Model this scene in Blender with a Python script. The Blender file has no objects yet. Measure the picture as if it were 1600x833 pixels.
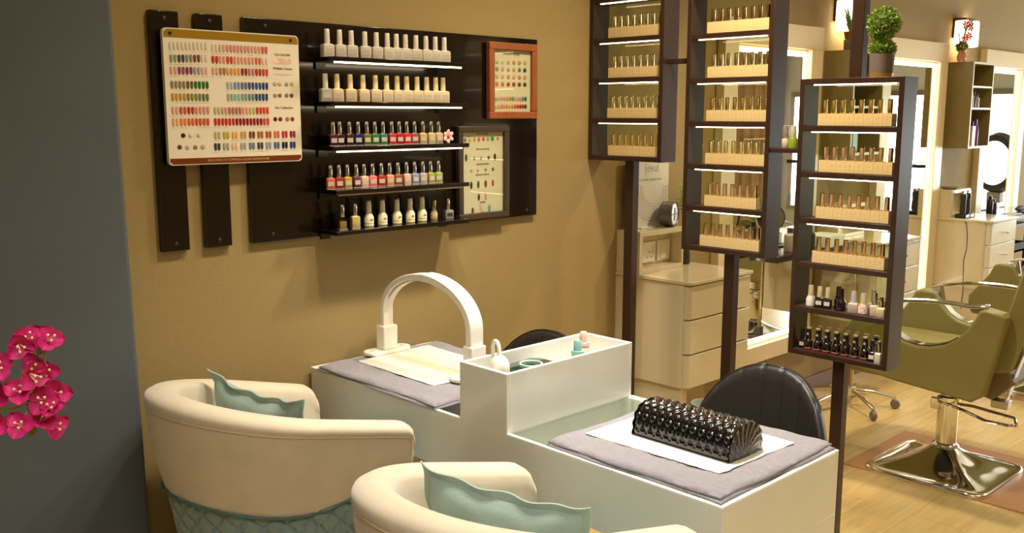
import bpy, math, random
from mathutils import Vector, Matrix
random.seed(7)
S = bpy.context.scene
C = S.collection
PI = math.pi

# ------------------------------------------------------------------ camera
CAM = Vector((0.0, -2.602, 1.55))
def make_camera():
    f, pit, roll, yaw = 1495.0, 0.157391, 0.00104878, 0.800937
    fw = Vector((math.cos(yaw)*math.cos(pit), math.sin(yaw)*math.cos(pit), -math.sin(pit)))
    rt = Vector((math.sin(yaw), -math.cos(yaw), 0)); up = rt.cross(fw)
    r2 = math.cos(roll)*rt + math.sin(roll)*up
    u2 = -math.sin(roll)*rt + math.cos(roll)*up
    cd = bpy.data.cameras.new('camera'); cd.sensor_width = 36; cd.sensor_fit = 'HORIZONTAL'
    cd.lens = f/1600*36; cd.clip_start = 0.05; cd.clip_end = 100
    o = bpy.data.objects.new('camera', cd); C.objects.link(o)
    o.matrix_world = Matrix(((r2.x, u2.x, -fw.x, CAM.x), (r2.y, u2.y, -fw.y, CAM.y), (r2.z, u2.z, -fw.z, CAM.z), (0, 0, 0, 1)))
    S.camera = o
make_camera()
# ------------------------------------------------------------------ world, lights, exposure
S.view_settings.view_transform = 'Standard'; S.view_settings.look = 'None'
S.view_settings.gamma = 1.0; S.view_settings.exposure = 0.14
S.view_settings.use_curve_mapping = False
w = bpy.data.worlds.new('world'); S.world = w; w.use_nodes = True
w.node_tree.nodes['Background'].inputs[0].default_value = (0.80, 0.90, 1.0, 1)
w.node_tree.nodes['Background'].inputs[1].default_value = 2.6

def area(name, loc, size, power, col, rot=(0, 0, 0), sy=None, spread=180):
    l = bpy.data.lights.new(name, 'AREA'); l.energy = power; l.color = col
    l.shape = 'RECTANGLE' if sy else 'DISK'; l.size = size
    if sy: l.size_y = sy
    l.spread = math.radians(spread)
    o = bpy.data.objects.new(name, l); o.location = loc; o.rotation_euler = rot; C.objects.link(o)
    return o
WARM = (1.0, 0.84, 0.60); NEUT = (1.0, 0.96, 0.88); COOL = (0.95, 0.96, 1.0)
for i, (x, y, p) in enumerate([(1.55, -0.95, 11), (2.55, -0.90, 19), (4.1, -1.0, 17), (5.8, -1.0, 10), (7.4, -1.0, 6)]):
    area('ceiling_spot_light', (x, y, 2.66), 0.16, p, WARM, spread=128)
area('desk_spot_light', (1.93, -1.02, 2.66), 0.22, 9, (.92, .96, 1.0), spread=85)
area('hall_fill', (0.2, -3.0, 2.66), 1.6, 36, (1, .97, .93), sy=1.6, spread=140)  # broad soft fill over the hall, added; these three stand for no fixture
area('hall_fill', (3.4, -3.3, 2.66), 1.6, 11, (1.0, 0.86, 0.64), sy=1.2, spread=130)
area('hall_fill', (6.8, -3.2, 2.66), 1.8, 28, NEUT, sy=1.2, spread=130)
area('window_daylight', (10.75, -1.9, 1.2), 4.2, 170, COOL, rot=(0, math.radians(90), 0), sy=3.4)
bpy.data.objects['window_daylight'].data.size = 1.2

# ------------------------------------------------------------------ materials
def lin(c):
    out = []
    for v in c[:3]:
        v = v/255.0
        out.append(v/12.92 if v <= 0.04045 else ((v+0.055)/1.055)**2.4)
    return tuple(out) + (1.0,)
MC = {}
def mat(name, rgb, rough=0.5, metal=0.0, bump=0.0, bscale=200.0, var=0.0, vscale=6.0, coat=0.0, emit=0.0, ecol=None, sheen=0.0, spec=0.5, stretch=None, trans=0.0):
    if name in MC: return MC[name]
    m = bpy.data.materials.new(name); m.use_nodes = True; nt = m.node_tree
    b = nt.nodes['Principled BSDF']
    b.inputs['Base Color'].default_value = lin(rgb); b.inputs['Roughness'].default_value = rough
    b.inputs['Metallic'].default_value = metal; b.inputs['Coat Weight'].default_value = coat
    b.inputs['Coat Roughness'].default_value = 0.06
    b.inputs['Specular IOR Level'].default_value = spec
    b.inputs['Sheen Weight'].default_value = sheen
    b.inputs['Transmission Weight'].default_value = trans
    if emit:
        b.inputs['Emission Color'].default_value = lin(ecol or rgb); b.inputs['Emission Strength'].default_value = emit
    tc = nt.nodes.new('ShaderNodeTexCoord')
    mp = nt.nodes.new('ShaderNodeMapping'); nt.links.new(tc.outputs['Object'], mp.inputs[0])
    if stretch: mp.inputs['Scale'].default_value = stretch
    n = nt.nodes.new('ShaderNodeTexNoise'); n.inputs['Scale'].default_value = vscale; n.inputs['Detail'].default_value = 4
    nt.links.new(mp.outputs[0], n.inputs['Vector'])
    r = nt.nodes.new('ShaderNodeMapRange'); v = max(var, 0.03)
    r.inputs['From Min'].default_value = 0.25; r.inputs['From Max'].default_value = 0.75
    r.inputs['To Min'].default_value = 1-v; r.inputs['To Max'].default_value = 1+v
    nt.links.new(n.outputs['Fac'], r.inputs[0])
    mx = nt.nodes.new('ShaderNodeVectorMath'); mx.operation = 'SCALE'; mx.inputs[0].default_value = lin(rgb)[:3]
    nt.links.new(r.outputs[0], mx.inputs['Scale']); nt.links.new(mx.outputs[0], b.inputs['Base Color'])
    if bump:
        n2 = nt.nodes.new('ShaderNodeTexNoise'); n2.inputs['Scale'].default_value = bscale; n2.inputs['Detail'].default_value = 3
        nt.links.new(mp.outputs[0], n2.inputs['Vector'])
        bp = nt.nodes.new('ShaderNodeBump'); bp.inputs['Strength'].default_value = bump; bp.inputs['Distance'].default_value = 0.004
        nt.links.new(n2.outputs['Fac'], bp.inputs['Height']); nt.links.new(bp.outputs[0], b.inputs['Normal'])
    MC[name] = m
    return m
def glass(name, tint=(250, 255, 250), rough=0.02, amount=1.0, base=0.04):
    if name in MC: return MC[name]
    m = bpy.data.materials.new(name); m.use_nodes = True; nt = m.node_tree; nt.nodes.clear()
    out = nt.nodes.new('ShaderNodeOutputMaterial'); mx = nt.nodes.new('ShaderNodeMixShader')
    t = nt.nodes.new('ShaderNodeBsdfTransparent'); g = nt.nodes.new('ShaderNodeBsdfGlossy'); fr = nt.nodes.new('ShaderNodeFresnel')
    t.inputs[0].default_value = lin(tint); g.inputs['Roughness'].default_value = rough; geo = nt.nodes.new('ShaderNodeNewGeometry'); io = nt.nodes.new('ShaderNodeMapRange'); io.inputs['To Min'].default_value = 1.45; io.inputs['To Max'].default_value = 1/1.45
    nt.links.new(geo.outputs['Backfacing'], io.inputs[0]); nt.links.new(io.outputs[0], fr.inputs[0])
    ml = nt.nodes.new('ShaderNodeMath'); ml.operation = 'MULTIPLY'; ml.inputs[1].default_value = amount
    nt.links.new(fr.outputs[0], ml.inputs[0]); nt.links.new(ml.outputs[0], mx.inputs[0])
    nt.links.new(t.outputs[0], mx.inputs[1]); nt.links.new(g.outputs[0], mx.inputs[2]); nt.links.new(mx.outputs[0], out.inputs[0])
    MC[name] = m
    return m
def wood_floor():
    m = bpy.data.materials.new('laminate_floor'); m.use_nodes = True; nt = m.node_tree; b = nt.nodes['Principled BSDF']
    tc = nt.nodes.new('ShaderNodeTexCoord')
    br = nt.nodes.new('ShaderNodeTexBrick'); nt.links.new(tc.outputs['Object'], br.inputs['Vector'])
    br.inputs['Scale'].default_value = 1.0; br.inputs['Brick Width'].default_value = 1.2; br.inputs['Row Height'].default_value = 0.19
    br.inputs['Mortar Size'].default_value = 0.0015
    br.inputs['Color1'].default_value = lin((214, 188, 126)); br.inputs['Color2'].default_value = lin((206, 178, 116)); br.inputs['Mortar'].default_value = lin((180, 142, 86))
    mp = nt.nodes.new('ShaderNodeMapping'); mp.inputs['Scale'].default_value = (1.5, 14, 1); nt.links.new(tc.outputs['Object'], mp.inputs[0])
    n = nt.nodes.new('ShaderNodeTexNoise'); n.inputs['Scale'].default_value = 3; n.inputs['Detail'].default_value = 6; nt.links.new(mp.outputs[0], n.inputs[0])
    r = nt.nodes.new('ShaderNodeMapRange'); r.inputs['From Min'].default_value = .3; r.inputs['From Max'].default_value = .7
    r.inputs['To Min'].default_value = .84; r.inputs['To Max'].default_value = 1.08; nt.links.new(n.outputs['Fac'], r.inputs[0])
    v = nt.nodes.new('ShaderNodeVectorMath'); v.operation = 'SCALE'; nt.links.new(br.outputs['Color'], v.inputs[0]); nt.links.new(r.outputs[0], v.inputs['Scale'])
    nt.links.new(v.outputs[0], b.inputs['Base Color']); b.inputs['Roughness'].default_value = .32
    return m
def scratched_mirror():
    m = bpy.data.materials.new('mirror_silver'); m.use_nodes = True; b = m.node_tree.nodes['Principled BSDF']
    b.inputs['Base Color'].default_value = (.88, .90, .88, 1); b.inputs['Metallic'].default_value = 1; b.inputs['Roughness'].default_value = .015
    return m
def dark_wood():
    m = mat('espresso_laminate', (56, 37, 28), rough=.36, var=.18, vscale=5, stretch=(6, 6, 1), coat=.08, spec=.35)
    return m

M_WALL = mat('tan_wallpaper', (158, 135, 84), rough=.75, bump=.35, bscale=260, var=.05, vscale=90)
M_GREYW = mat('slate_paint', (88, 95, 100), rough=.8, bump=.15, bscale=150, var=.06, vscale=3)
M_CEIL = mat('ceiling_paint', (226, 220, 205), rough=.9)
M_FLOOR = wood_floor()
M_DW = dark_wood()
M_BOARD = mat('espresso_gloss_board', (17, 8, 5), rough=.2, var=.2, vscale=4, stretch=(1, 1, 6), coat=.25)
M_WHITE = mat('white_gloss_laminate', (226, 226, 216), rough=.28, coat=.3)
M_RIM = mat('bright_white_edge', (246, 246, 240), rough=.3)
M_CREAM = mat('cream_gloss_cabinet', (216, 202, 166), rough=.22, coat=.4)
M_OLIVEC = mat('olive_cream_cabinet', (138, 122, 76), rough=.35)
M_MIRROR = scratched_mirror()
M_GLASS = glass('clear_glass', (249, 252, 249))
M_BGLASS = glass('display_glass', (240, 242, 228), rough=.01, amount=1.0)
M_LED = mat('led_strip', (255, 238, 205), emit=9.0, ecol=(255, 232, 190))
M_LEDC = mat('mirror_led_strip', (255, 250, 240), emit=5.0, ecol=(255, 248, 232))
M_CHROME = mat('chrome', (225, 225, 222), rough=.08, metal=1)
M_STEEL = mat('satin_steel', (190, 190, 188), rough=.28, metal=1)
M_SILVER = mat('silver_cap', (205, 202, 195), rough=.2, metal=1)
M_GOLD = mat('gold_cap', (216, 190, 124), rough=.18, metal=1)
M_ROSE = mat('rose_gold_cap', (208, 178, 146), rough=.16, metal=1)
M_CARD = mat('cream_card', (224, 196, 140), rough=.7)
M_INK = mat('grey_ink', (96, 88, 76), rough=.8)
M_FINK = mat('faded_ink', (176, 152, 108), rough=.8)
M_PAPER = mat('ivory_paper', (232, 218, 188), rough=.55)
M_BLACK = mat('black_plastic', (26, 24, 26), rough=.3)
M_BLKL = mat('black_leather', (42, 38, 38), rough=.36, bump=.25, bscale=420)
M_BLKP = mat('black_patent', (14, 12, 12), rough=.12, coat=.8)
M_VELV = mat('beige_velvet', (216, 202, 176), rough=.85, sheen=.5, var=.05, vscale=14, bump=.2, bscale=500)
M_TEAL = mat('teal_velvet', (126, 150, 150), rough=.75, sheen=.5, var=.08, vscale=16)
M_TEALC = mat('teal_cushion_cloth', (150, 174, 164), rough=.85, sheen=.3, var=.06, vscale=20, bump=.3, bscale=300)
M_TOWEL = mat('lilac_grey_towel', (164, 157, 164), rough=.95, bump=1.6, bscale=420, var=.1, vscale=60, sheen=.3)
M_NAPK = mat('white_nonwoven_napkin', (232, 224, 206), rough=.9, bump=.4, bscale=160, var=.04, vscale=30)
M_LAMPW = mat('white_lamp_plastic', (240, 236, 224), rough=.3)
M_GREENL = mat('sage_leather', (132, 126, 76), rough=.45, bump=.2, bscale=320, var=.05, vscale=6)

# ------------------------------------------------------------------ mesh helpers
class MB:
    def __init__(s): s.v = []; s.f = []
    def add(s, vs, fs):
        o = len(s.v); s.v += [tuple(p) for p in vs]; s.f += [tuple(i+o for i in f) for f in fs]; return s
    def box(s, x0, x1, y0, y1, z0, z1):
        x0, x1 = sorted((x0, x1)); y0, y1 = sorted((y0, y1)); z0, z1 = sorted((z0, z1))
        vs = [(x0,y0,z0),(x1,y0,z0),(x1,y1,z0),(x0,y1,z0),(x0,y0,z1),(x1,y0,z1),(x1,y1,z1),(x0,y1,z1)]
        return s.add(vs, [(0,3,2,1),(4,5,6,7),(0,1,5,4),(1,2,6,5),(2,3,7,6),(3,0,4,7)])
    def lathe(s, prof, c=(0,0,0), n=20, M=None, cap=True):
        vs = []; fs = []
        for r, z in prof:
            for i in range(n):
                a = 2*PI*i/n; p = Vector((r*math.cos(a), r*math.sin(a), z))
                if M is not None: p = M @ p
                vs.append((p.x+c[0], p.y+c[1], p.z+c[2]))
        for k in range(len(prof)-1):
            for i in range(n):
                j = (i+1) % n; fs.append((k*n+i, k*n+j, (k+1)*n+j, (k+1)*n+i))
        if cap:
            fs.append(tuple(range(n-1, -1, -1))); fs.append(tuple((len(prof)-1)*n+i for i in range(n)))
        return s.add(vs, fs)
    def tube(s, pts, r, n=8, closed=False):
        pts = [Vector(p) for p in pts]; N = len(pts); vs = []; fs = []
        rr = r if isinstance(r, (list, tuple)) else [r]*N
        prev = None
        for i, p in enumerate(pts):
            if closed: t = pts[(i+1) % N]-pts[i-1]
            else: t = pts[min(i+1, N-1)]-pts[max(i-1, 0)]
            t.normalize()
            if prev is None:
                a = Vector((0,0,1)) if abs(t.z) < .9 else Vector((1,0,0)); u = t.cross(a).normalized()
            else: u = (prev-t*prev.dot(t)).normalized()
            prev = u; v = t.cross(u)
            for k in range(n):
                a = 2*PI*k/n; vs.append(p+(u*math.cos(a)+v*math.sin(a))*rr[i])
        for i in range(N if closed else N-1):
            i2 = (i+1) % N
            for k in range(n):
                k2 = (k+1) % n; fs.append((i*n+k, i*n+k2, i2*n+k2, i2*n+k))
        if not closed: fs.append(tuple(range(n-1, -1, -1))); fs.append(tuple((N-1)*n+k for k in range(n)))
        return s.add(vs, fs)
    def band(s, pts, wdir, w, t):     # flat bar along pts, width along wdir, thickness t
        pts = [Vector(p) for p in pts]; N = len(pts); wd = Vector(wdir).normalized(); vs = []; fs = []
        for i, p in enumerate(pts):
            tg = (pts[min(i+1, N-1)]-pts[max(i-1, 0)]).normalized(); nn = tg.cross(wd).normalized()
            for a, b in ((-1,-1),(1,-1),(1,1),(-1,1)): vs.append(p+wd*(a*w/2)+nn*(b*t/2))
        for i in range(N-1):
            for k in range(4): k2 = (k+1) % 4; fs.append((i*4+k, i*4+k2, i*4+4+k2, i*4+4+k))
        fs.append((3,2,1,0)); fs.append(tuple((N-1)*4+k for k in range(4)))
        return s.add(vs, fs)
    def prism(s, poly, axis, a, b):   # poly in the two other axes
        n = len(poly); vs = []
        for t in (a, b):
            for p, q in poly:
                vs.append({'x': (t,p,q), 'y': (p,t,q), 'z': (p,q,t)}[axis])
        fs = [tuple(range(n)), tuple(range(2*n-1, n-1, -1))]
        for i in range(n): j = (i+1) % n; fs.append((i, j, n+j, n+i))
        return s.add(vs, fs)
    def ball(s, c, r, n=12, m=8, M=None):
        rx, ry, rz = r if isinstance(r, (tuple, list)) else (r, r, r)
        vs = []; fs = []
        for k in range(m+1):
            th = PI*k/m
            for i in range(n):
                a = 2*PI*i/n; p = Vector((rx*math.sin(th)*math.cos(a), ry*math.sin(th)*math.sin(a), rz*math.cos(th)))
                if M is not None: p = M @ p
                vs.append(p+Vector(c))
        for k in range(m):
            for i in range(n): j = (i+1) % n; fs.append((k*n+i, (k+1)*n+i, (k+1)*n+j, k*n+j))
        return s.add(vs, fs)
    def grid(s, P, closed_u=False):   # P[u][v] points
        U = len(P); V = len(P[0]); vs = [p for row in P for p in row]; fs = []
        for u in range(U if closed_u else U-1):
            u2 = (u+1) % U
            for v in range(V-1): fs.append((u*V+v, u2*V+v, u2*V+v+1, u*V+v+1))
        return s.add(vs, fs)
    def xform(s, M): s.v = [tuple(M @ Vector(p)) for p in s.v]; return s

ORG = {}
def mesh_of(name, mb, m, org=(0,0,0), smooth=None):
    me = bpy.data.meshes.new(name)
    me.from_pydata([(p[0]-org[0], p[1]-org[1], p[2]-org[2]) for p in mb.v], [], mb.f); me.update()
    me.materials.append(m)
    import bmesh
    bm = bmesh.new(); bm.from_mesh(me); bmesh.ops.recalc_face_normals(bm, faces=bm.faces); bm.to_mesh(me); bm.free()
    if smooth:
        for p in me.polygons: p.use_smooth = True
        me.set_sharp_from_angle(angle=math.radians(smooth))
    return me
def obj(name, mb, m, parent=None, bevel=0, smooth=40, label=None, loc=None, seg=2):
    """one mesh object; vertices are given in world space unless the parent is a local thing"""
    if parent is not None: org = ORG.get(parent.name, (0,0,0))
    else: org = loc or (0,0,0)
    o = bpy.data.objects.new(name, mesh_of(name, mb, m, org, smooth)); C.objects.link(o)
    if parent is not None: o.parent = parent
    else: o.location = org
    ORG[o.name] = org
    if bevel:
        b = o.modifiers.new('bevel', 'BEVEL'); b.width = bevel; b.segments = seg; b.limit_method = 'ANGLE'; b.angle_limit = math.radians(50)
    if label: o['label'] = label
    return o
def thing(name, label, cat, loc=(0,0,0), rotz=0, group=None, local=False):
    o = bpy.data.objects.new(name, None); C.objects.link(o); o.location = loc; o.rotation_euler = (0,0,rotz)
    o.empty_display_size = .05
    o['label'] = label; o['category'] = cat
    if group: o['group'] = group
    ORG[o.name] = (0,0,0) if local else tuple(loc)
    return o
def tag(o, label, cat, group=None):
    o['label'] = label; o['category'] = cat
    if group: o['group'] = group
    return o
def struct(name, mb, m, parent=None, bevel=0, smooth=30):
    o = obj(name, mb, m, parent, bevel, smooth)
    if parent is None: o['kind'] = 'structure'
    return o
def dup(root, loc, rotz=0, label=None, group=None, mats=None):
    r = root.copy(); C.objects.link(r); r.location = loc; r.rotation_euler = (0,0,rotz)
    if label: r['label'] = label
    if group: r['group'] = group
    for ch in list(root.children):
        c = ch.copy(); C.objects.link(c); c.parent = r
        for g in list(ch.children):
            d = g.copy(); C.objects.link(d); d.parent = c
        if mats:
            base = ch.name.split('.')[0]
            if base in mats:
                c.material_slots[0].link = 'OBJECT'; c.material_slots[0].material = mats[base]
    return r
def text_mb(txt, size, extrude=.0004, align='CENTER', M=None):
    cu = bpy.data.curves.new('t', 'FONT'); cu.body = txt; cu.size = size; cu.extrude = extrude; cu.align_x = align; cu.align_y = 'CENTER'
    cu.resolution_u = 2
    o = bpy.data.objects.new('t', cu); C.objects.link(o)
    dg = bpy.context.evaluated_depsgraph_get(); me = bpy.data.meshes.new_from_object(o.evaluated_get(dg))
    mb = MB(); mb.add([v.co.copy() for v in me.vertices], [tuple(p.vertices) for p in me.polygons])
    bpy.data.objects.remove(o); bpy.data.curves.remove(cu); bpy.data.meshes.remove(me)
    if M is not None: mb.xform(M)
    return mb
RXW = Matrix.Rotation(PI/2, 4, 'X')        # writing on a surface that faces -Y
def wall_text(txt, size, x, y, z, align='CENTER', shear=0):
    M = Matrix.Translation((x, y, z)) @ RXW
    if shear: M = M @ Matrix.Shear('XZ', 4, (shear, 0)) if False else M
    return text_mb(txt, size, M=M, align=align)
ORD = ['leftmost', 'second from the left', 'third from the left', 'fourth from the left', 'fifth from the left', 'sixth from the left', 'seventh from the left',
       'eighth from the left', 'ninth from the left', 'tenth from the left', 'eleventh from the left', 'twelfth from the left', 'thirteenth from the left', 'fourteenth from the left']
def ordn(i, n): return 'rightmost' if i == n-1 else ORD[i]

# ------------------------------------------------------------------ the setting
CH = 2.68
struct('floor', MB().box(-2.6, 10.6, -5.6, .12, -.1, 0), M_FLOOR)
struct('ceiling', MB().box(-2.6, 10.6, -5.6, .12, CH, CH+.1), M_CEIL)
struct('wall_back', MB().box(-2.5, 10.6, 0, .12, 0, CH), M_WALL)
gw = MB()                                   # slate partition that stands a little proud of the wall, edge slightly out of plumb
gw.prism([(-2.5, 0), (1.035, 0), (1.0, CH), (-2.5, CH)], 'y', -.10, 0)
struct('wall_left', gw, M_GREYW, bevel=.012)
struct('wall_rear', MB().box(-2.6, -2.5, -5.5, 0, 0, CH), M_WALL)
struct('wall_front', MB().box(-2.5, 10.5, -5.6, -5.5, 0, CH), M_WALL)
M_WR = mat('pale_grey_wall', (196, 198, 192), rough=.7)
wr = MB(); X0 = 10.5
wr.box(X0, X0+.1, -5.5, 0, 0, .45); wr.box(X0, X0+.1, -5.5, 0, 1.80, CH); wr.box(X0, X0+.1, -.35, 0, .45, 1.80); wr.box(X0, X0+.1, -5.5, -3.45, .45, 1.80)
struct('wall_right', wr, M_WR)
wn = obj('window_1', MB().box(X0+.03, X0+.05, -3.45, -.35, .45, 1.80), M_GLASS); wn['kind'] = 'structure'
fr = MB(); fr.box(X0-.02, X0+.1, -3.45, -.35, 1.76, 1.82); fr.box(X0-.02, X0+.1, -3.45, -.35, .43, .47)
for y in (-.37, -3.43): fr.box(X0, X0+.06, y-.025, y+.025, .47, 1.76)
obj('window_frame', fr, M_STEEL, wn)
rl = MB().box(X0-.06, X0-.03, -3.45, -.35, .98, 1.02)
for k in range(25): rl.box(X0-.05, X0-.038, -.4-k*.12, -.41-k*.12, .5, .98)
obj('railing', rl, M_BLACK, wn)
P = [(10.40+.018*math.sin(k*.9), -3.50-.02*k) for k in range(96)]
cu = MB(); cu.grid([[(x, y, .12), (x, y, 2.45)] for x, y in P]); cu.grid([[(x+.003, y, .12), (x+.003, y, 2.45)] for x, y in P])
t = thing('curtain', 'pinkish beige curtain beside the far window, seen only in the mirror', 'curtain', (10.40, -4.45, 0.12))
obj('drape', cu, mat('pink_beige_curtain', (206, 170, 146), rough=.8), t, smooth=60)
obj('curtain_rail', MB().tube([(10.40, -5.45, 2.46), (10.40, -3.46, 2.46)], .012), M_STEEL, t)
struct('baseboard_back', MB().box(1.04, 10.5, -.015, 0, 0, .09), mat('brown_baseboard', (120, 84, 48), rough=.4), bevel=.003)
for x0, x1, y0, y1, l in ((3.93, 4.58, -1.55, -.685, 'terracotta brown floor mat under the nearer salon chair'), (5.55, 6.2, -1.55, -.685, 'terracotta brown floor mat under the farther salon chair')):
    tag(obj('floor_mat', MB().box(x0, x1, y0, y1, 0.0005, .004), mat('brown_mat', (190, 138, 92), rough=.4, var=.08, vscale=8), loc=(x0, y0, 0)), l, 'floor mat', 'brown floor mats under the salon chairs')

# ------------------------------------------------------------------ tan wall: dark boards
def screw(x, y, z, parent):
    mb = MB().lathe([(.006, 0), (.0055, .0025), (.003, .004), (.001, .0042)], n=12, M=Matrix.Rotation(PI/2, 4, 'X')); mb.xform(Matrix.Translation((x, y, z)))
    obj('screw', mb, mat('dark_screw', (74, 58, 50), rough=.4, metal=.7), parent)
for x0, x1, l in ((1.142, 1.224, 'tall narrow dark wooden strip on the wall, leftmost of the two behind the nail colour chart'), (1.274, 1.355, 'tall narrow dark wooden strip on the wall between its twin and the wide dark board')):
    t = thing('wall_strip', l, 'board', (x0, 0, 1.168), group='narrow dark strips on the tan wall')
    obj('plank', MB().box(x0, x1, -.020, 0, 1.168, 1.829), M_BOARD, t, bevel=.002)
    for z in (1.188, 1.809): screw((x0+x1)/2, -.020, z, t)
t = thing('display_board', 'wide glossy dark brown board fixed to the tan wall behind the polish shelves', 'board', (1.42, 0, 1.168))
obj('panel', MB().box(1.42, 2.635, -.02, -.001, 1.168, 1.829), M_BOARD, t, bevel=.002)
for x in (1.49, 2.58):
    for z in (1.19, 1.807): screw(x, -.02, z, t)

# nail colour chart
def nail(mb, x, y, z, w=.0092, h=.022, d=.0022):
    P = []
    for k in range(7):
        v = k/6; zz = z+h/2-h*v; ww = w/2*(1 if v < .55 else math.sqrt(max(0, 1-((v-.55)/.45)**2))*.97+.03)
        if k == 0: ww *= .7
        P.append([(x+ww*math.cos(a), y-d*math.sin(a)*(.6+.4*math.sin(PI*min(1, v+.15)))-.0006, zz) for a in [PI*i/6 for i in range(7)]])
    mb.grid(P)
    return mb
NM = {}
def nmat(c):
    if c not in NM: NM[c] = mat('nail_lacquer_%02d' % len(NM), c, rough=.18, coat=.5)
    return NM[c]
CX0, CX1, CZ0, CZ1, CY = 1.163, 1.583, 1.410, 1.782, -.048
t = thing('nail_colour_chart', 'large white nail colour chart with gold top band hanging over the dark strips', 'chart', (CX0, -.03, CZ0))
def rrect(x0, x1, z0, z1, r, n=5):
    P = []
    for cx, cz, a0 in ((x1-r, z1-r, 0), (x0+r, z1-r, 90), (x0+r, z0+r, 180), (x1-r, z0+r, 270)):
        for k in range(n+1): a = math.radians(a0+90*k/n); P.append((cx+r*math.cos(a), cz+r*math.sin(a)))
    return P
obj('backing', MB().prism(rrect(CX0, CX1, CZ0, CZ1, .012), 'y', CY, -.034), mat('white_chart_board', (236, 226, 206), rough=.4, coat=.3), t)
obj('spacer', MB().box(1.20, 1.22, -.034, -.02, 1.74, 1.76).box(1.50, 1.52, -.034, -.02, 1.74, 1.76), M_BLACK, t)
obj('gold_band', MB().prism([(CX0+.003, 1.757), (CX1-.003, 1.757), (CX1-.003, 1.772), (CX1-.012, 1.779), (CX0+.012, 1.779), (CX0+.003, 1.772)], 'y', CY-.0012, CY), mat('brushed_gold', (206, 166, 60), rough=.3, metal=.8), t)
obj('bottom_band', MB().prism([(CX0+.003, 1.429), (CX1-.003, 1.429), (CX1-.003, 1.420), (CX1-.012, 1.413), (CX0+.012, 1.413), (CX0+.003, 1.420)], 'y', CY-.0012, CY), mat('bronze_band', (140, 70, 32), rough=.3, metal=.5), t)
obj('lettering', wall_text('SELECTION OF COMMON COLOR INSPIRATIONS', .0088, 1.373, CY-.0016, 1.421), mat('gold_ink', (214, 178, 110), rough=.4), t)
for x, c in ((1.184, M_BLACK), (1.556, M_BLACK)):
    mb = MB(); mb.ball((x-.0022, CY-.002, 1.769), (.0032, .0012, .0032), 10, 6); mb.ball((x+.0022, CY-.002, 1.769), (.0032, .0012, .0032), 10, 6); mb.prism([(x-.005, 1.768), (x+.005, 1.768), (x, 1.7615)], 'y', CY-.003, CY-.0012)
    obj('heart_screw', mb, c, t)
mb = wall_text('126 COLORS', .0095, 1.527, CY-.0006, 1.724)
for q in (wall_text('Multiple Choice', .010, 1.527, CY-.0006, 1.684), wall_text('Star Collection', .010, 1.527, CY-.0006, 1.570), MB().box(1.50, 1.555, CY-.0006, CY, 1.666, 1.6668)): mb.add(q.v, q.f)
obj('print', mb, M_INK, t)
obj('photo_print', MB().prism(rrect(1.497, 1.556, 1.697, 1.714, .0084), 'y', CY-.0008, CY), mat('hand_photo_print', (226, 190, 170), rough=.4, var=.45, vscale=40), t)
CL = (226, 214, 196)
def rep(*a):
    o = []
    for c, n in a: o += [c]*n
    return o
ROWS = [
 (1.184, 1.287, 1.732, 1.737, rep((CL, 10))),
 (1.184, 1.286, 1.699, 1.703, rep(((150,150,125),2), ((70,75,85),2), ((140,140,115),2), ((125,75,60),2), ((228,214,190),2))),
 (1.183, 1.285, 1.667, 1.669, rep(((228,172,168),2), ((145,85,112),2), ((150,60,92),2), ((165,160,178),2), ((230,185,172),2))),
 (1.183, 1.285, 1.629, 1.630, rep(((140,145,110),2), ((150,135,80),2), ((115,100,40),2), ((45,112,45),4))),
 (1.183, 1.284, 1.596, 1.596, rep(((215,160,60),2), ((195,165,55),2), ((138,145,45),2), ((130,135,95),2), ((108,125,62),2))),
 (1.182, 1.284, 1.559, 1.560, rep(((232,170,152),2), ((212,95,85),2), ((190,58,68),2), ((222,150,142),4))),
 (1.182, 1.282, 1.528, 1.528, rep(((242,190,125),2), ((240,145,88),2), ((226,110,68),2), ((216,88,58),4))),
 (1.307, 1.474, 1.733, 1.734, rep((CL,2), ((218,184,142),2), ((216,150,142),6), ((222,160,150),4), ((216,98,98),2))),
 (1.306, 1.475, 1.701, 1.702, rep(((205,58,44),2), ((236,150,132),2), ((210,74,64),2), ((226,160,136),6), ((220,112,84),2), ((232,212,196),2))),
 (1.305, 1.474, 1.669, 1.670, rep(((226,172,142),2), ((176,130,80),2), ((226,162,84),4), ((140,48,38),2), ((200,120,112),2), ((185,58,44),2), ((206,70,40),2))),
 (1.348, 1.472, 1.630, 1.631, rep(((170,192,182),2), ((130,150,196),2), ((95,115,142),2), ((58,84,156),4), ((40,64,132),2))),
 (1.348, 1.470, 1.597, 1.599, rep(((160,180,170),2), ((150,196,182),2), ((140,166,155),2), ((105,146,150),2), ((44,80,122),4))),
 (1.306, 1.471, 1.559, 1.560, rep(((200,190,142),2), ((216,160,140),2), ((190,118,108),4), ((236,170,142),2), ((200,190,142),2), ((218,74,46),4))),
 (1.305, 1.471, 1.528, 1.528, rep(((212,46,32),6), ((156,28,34),8), ((218,78,50),2))),
]
PAIRS = [
 (1.309, 1.553, 1.490, ((195,190,128),(202,176,68),(246,180,88),(216,165,88),(125,74,54),(180,104,64),(186,84,64),(232,114,68),(186,54,70),(160,38,64))),
 (1.307, 1.552, 1.458, ((52,76,60),(165,170,145),(240,200,176),(176,176,176),(124,130,142),(64,74,80),(160,165,198),(94,110,162),(38,38,86),(38,64,132))),
]
spots = []
for x0, x1, z0, z1, cs in ROWS:
    n = len(cs)
    for i, c in enumerate(cs): spots.append((x0+(x1-x0)*i/(n-1), z0+(z1-z0)*i/(n-1), c))
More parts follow.
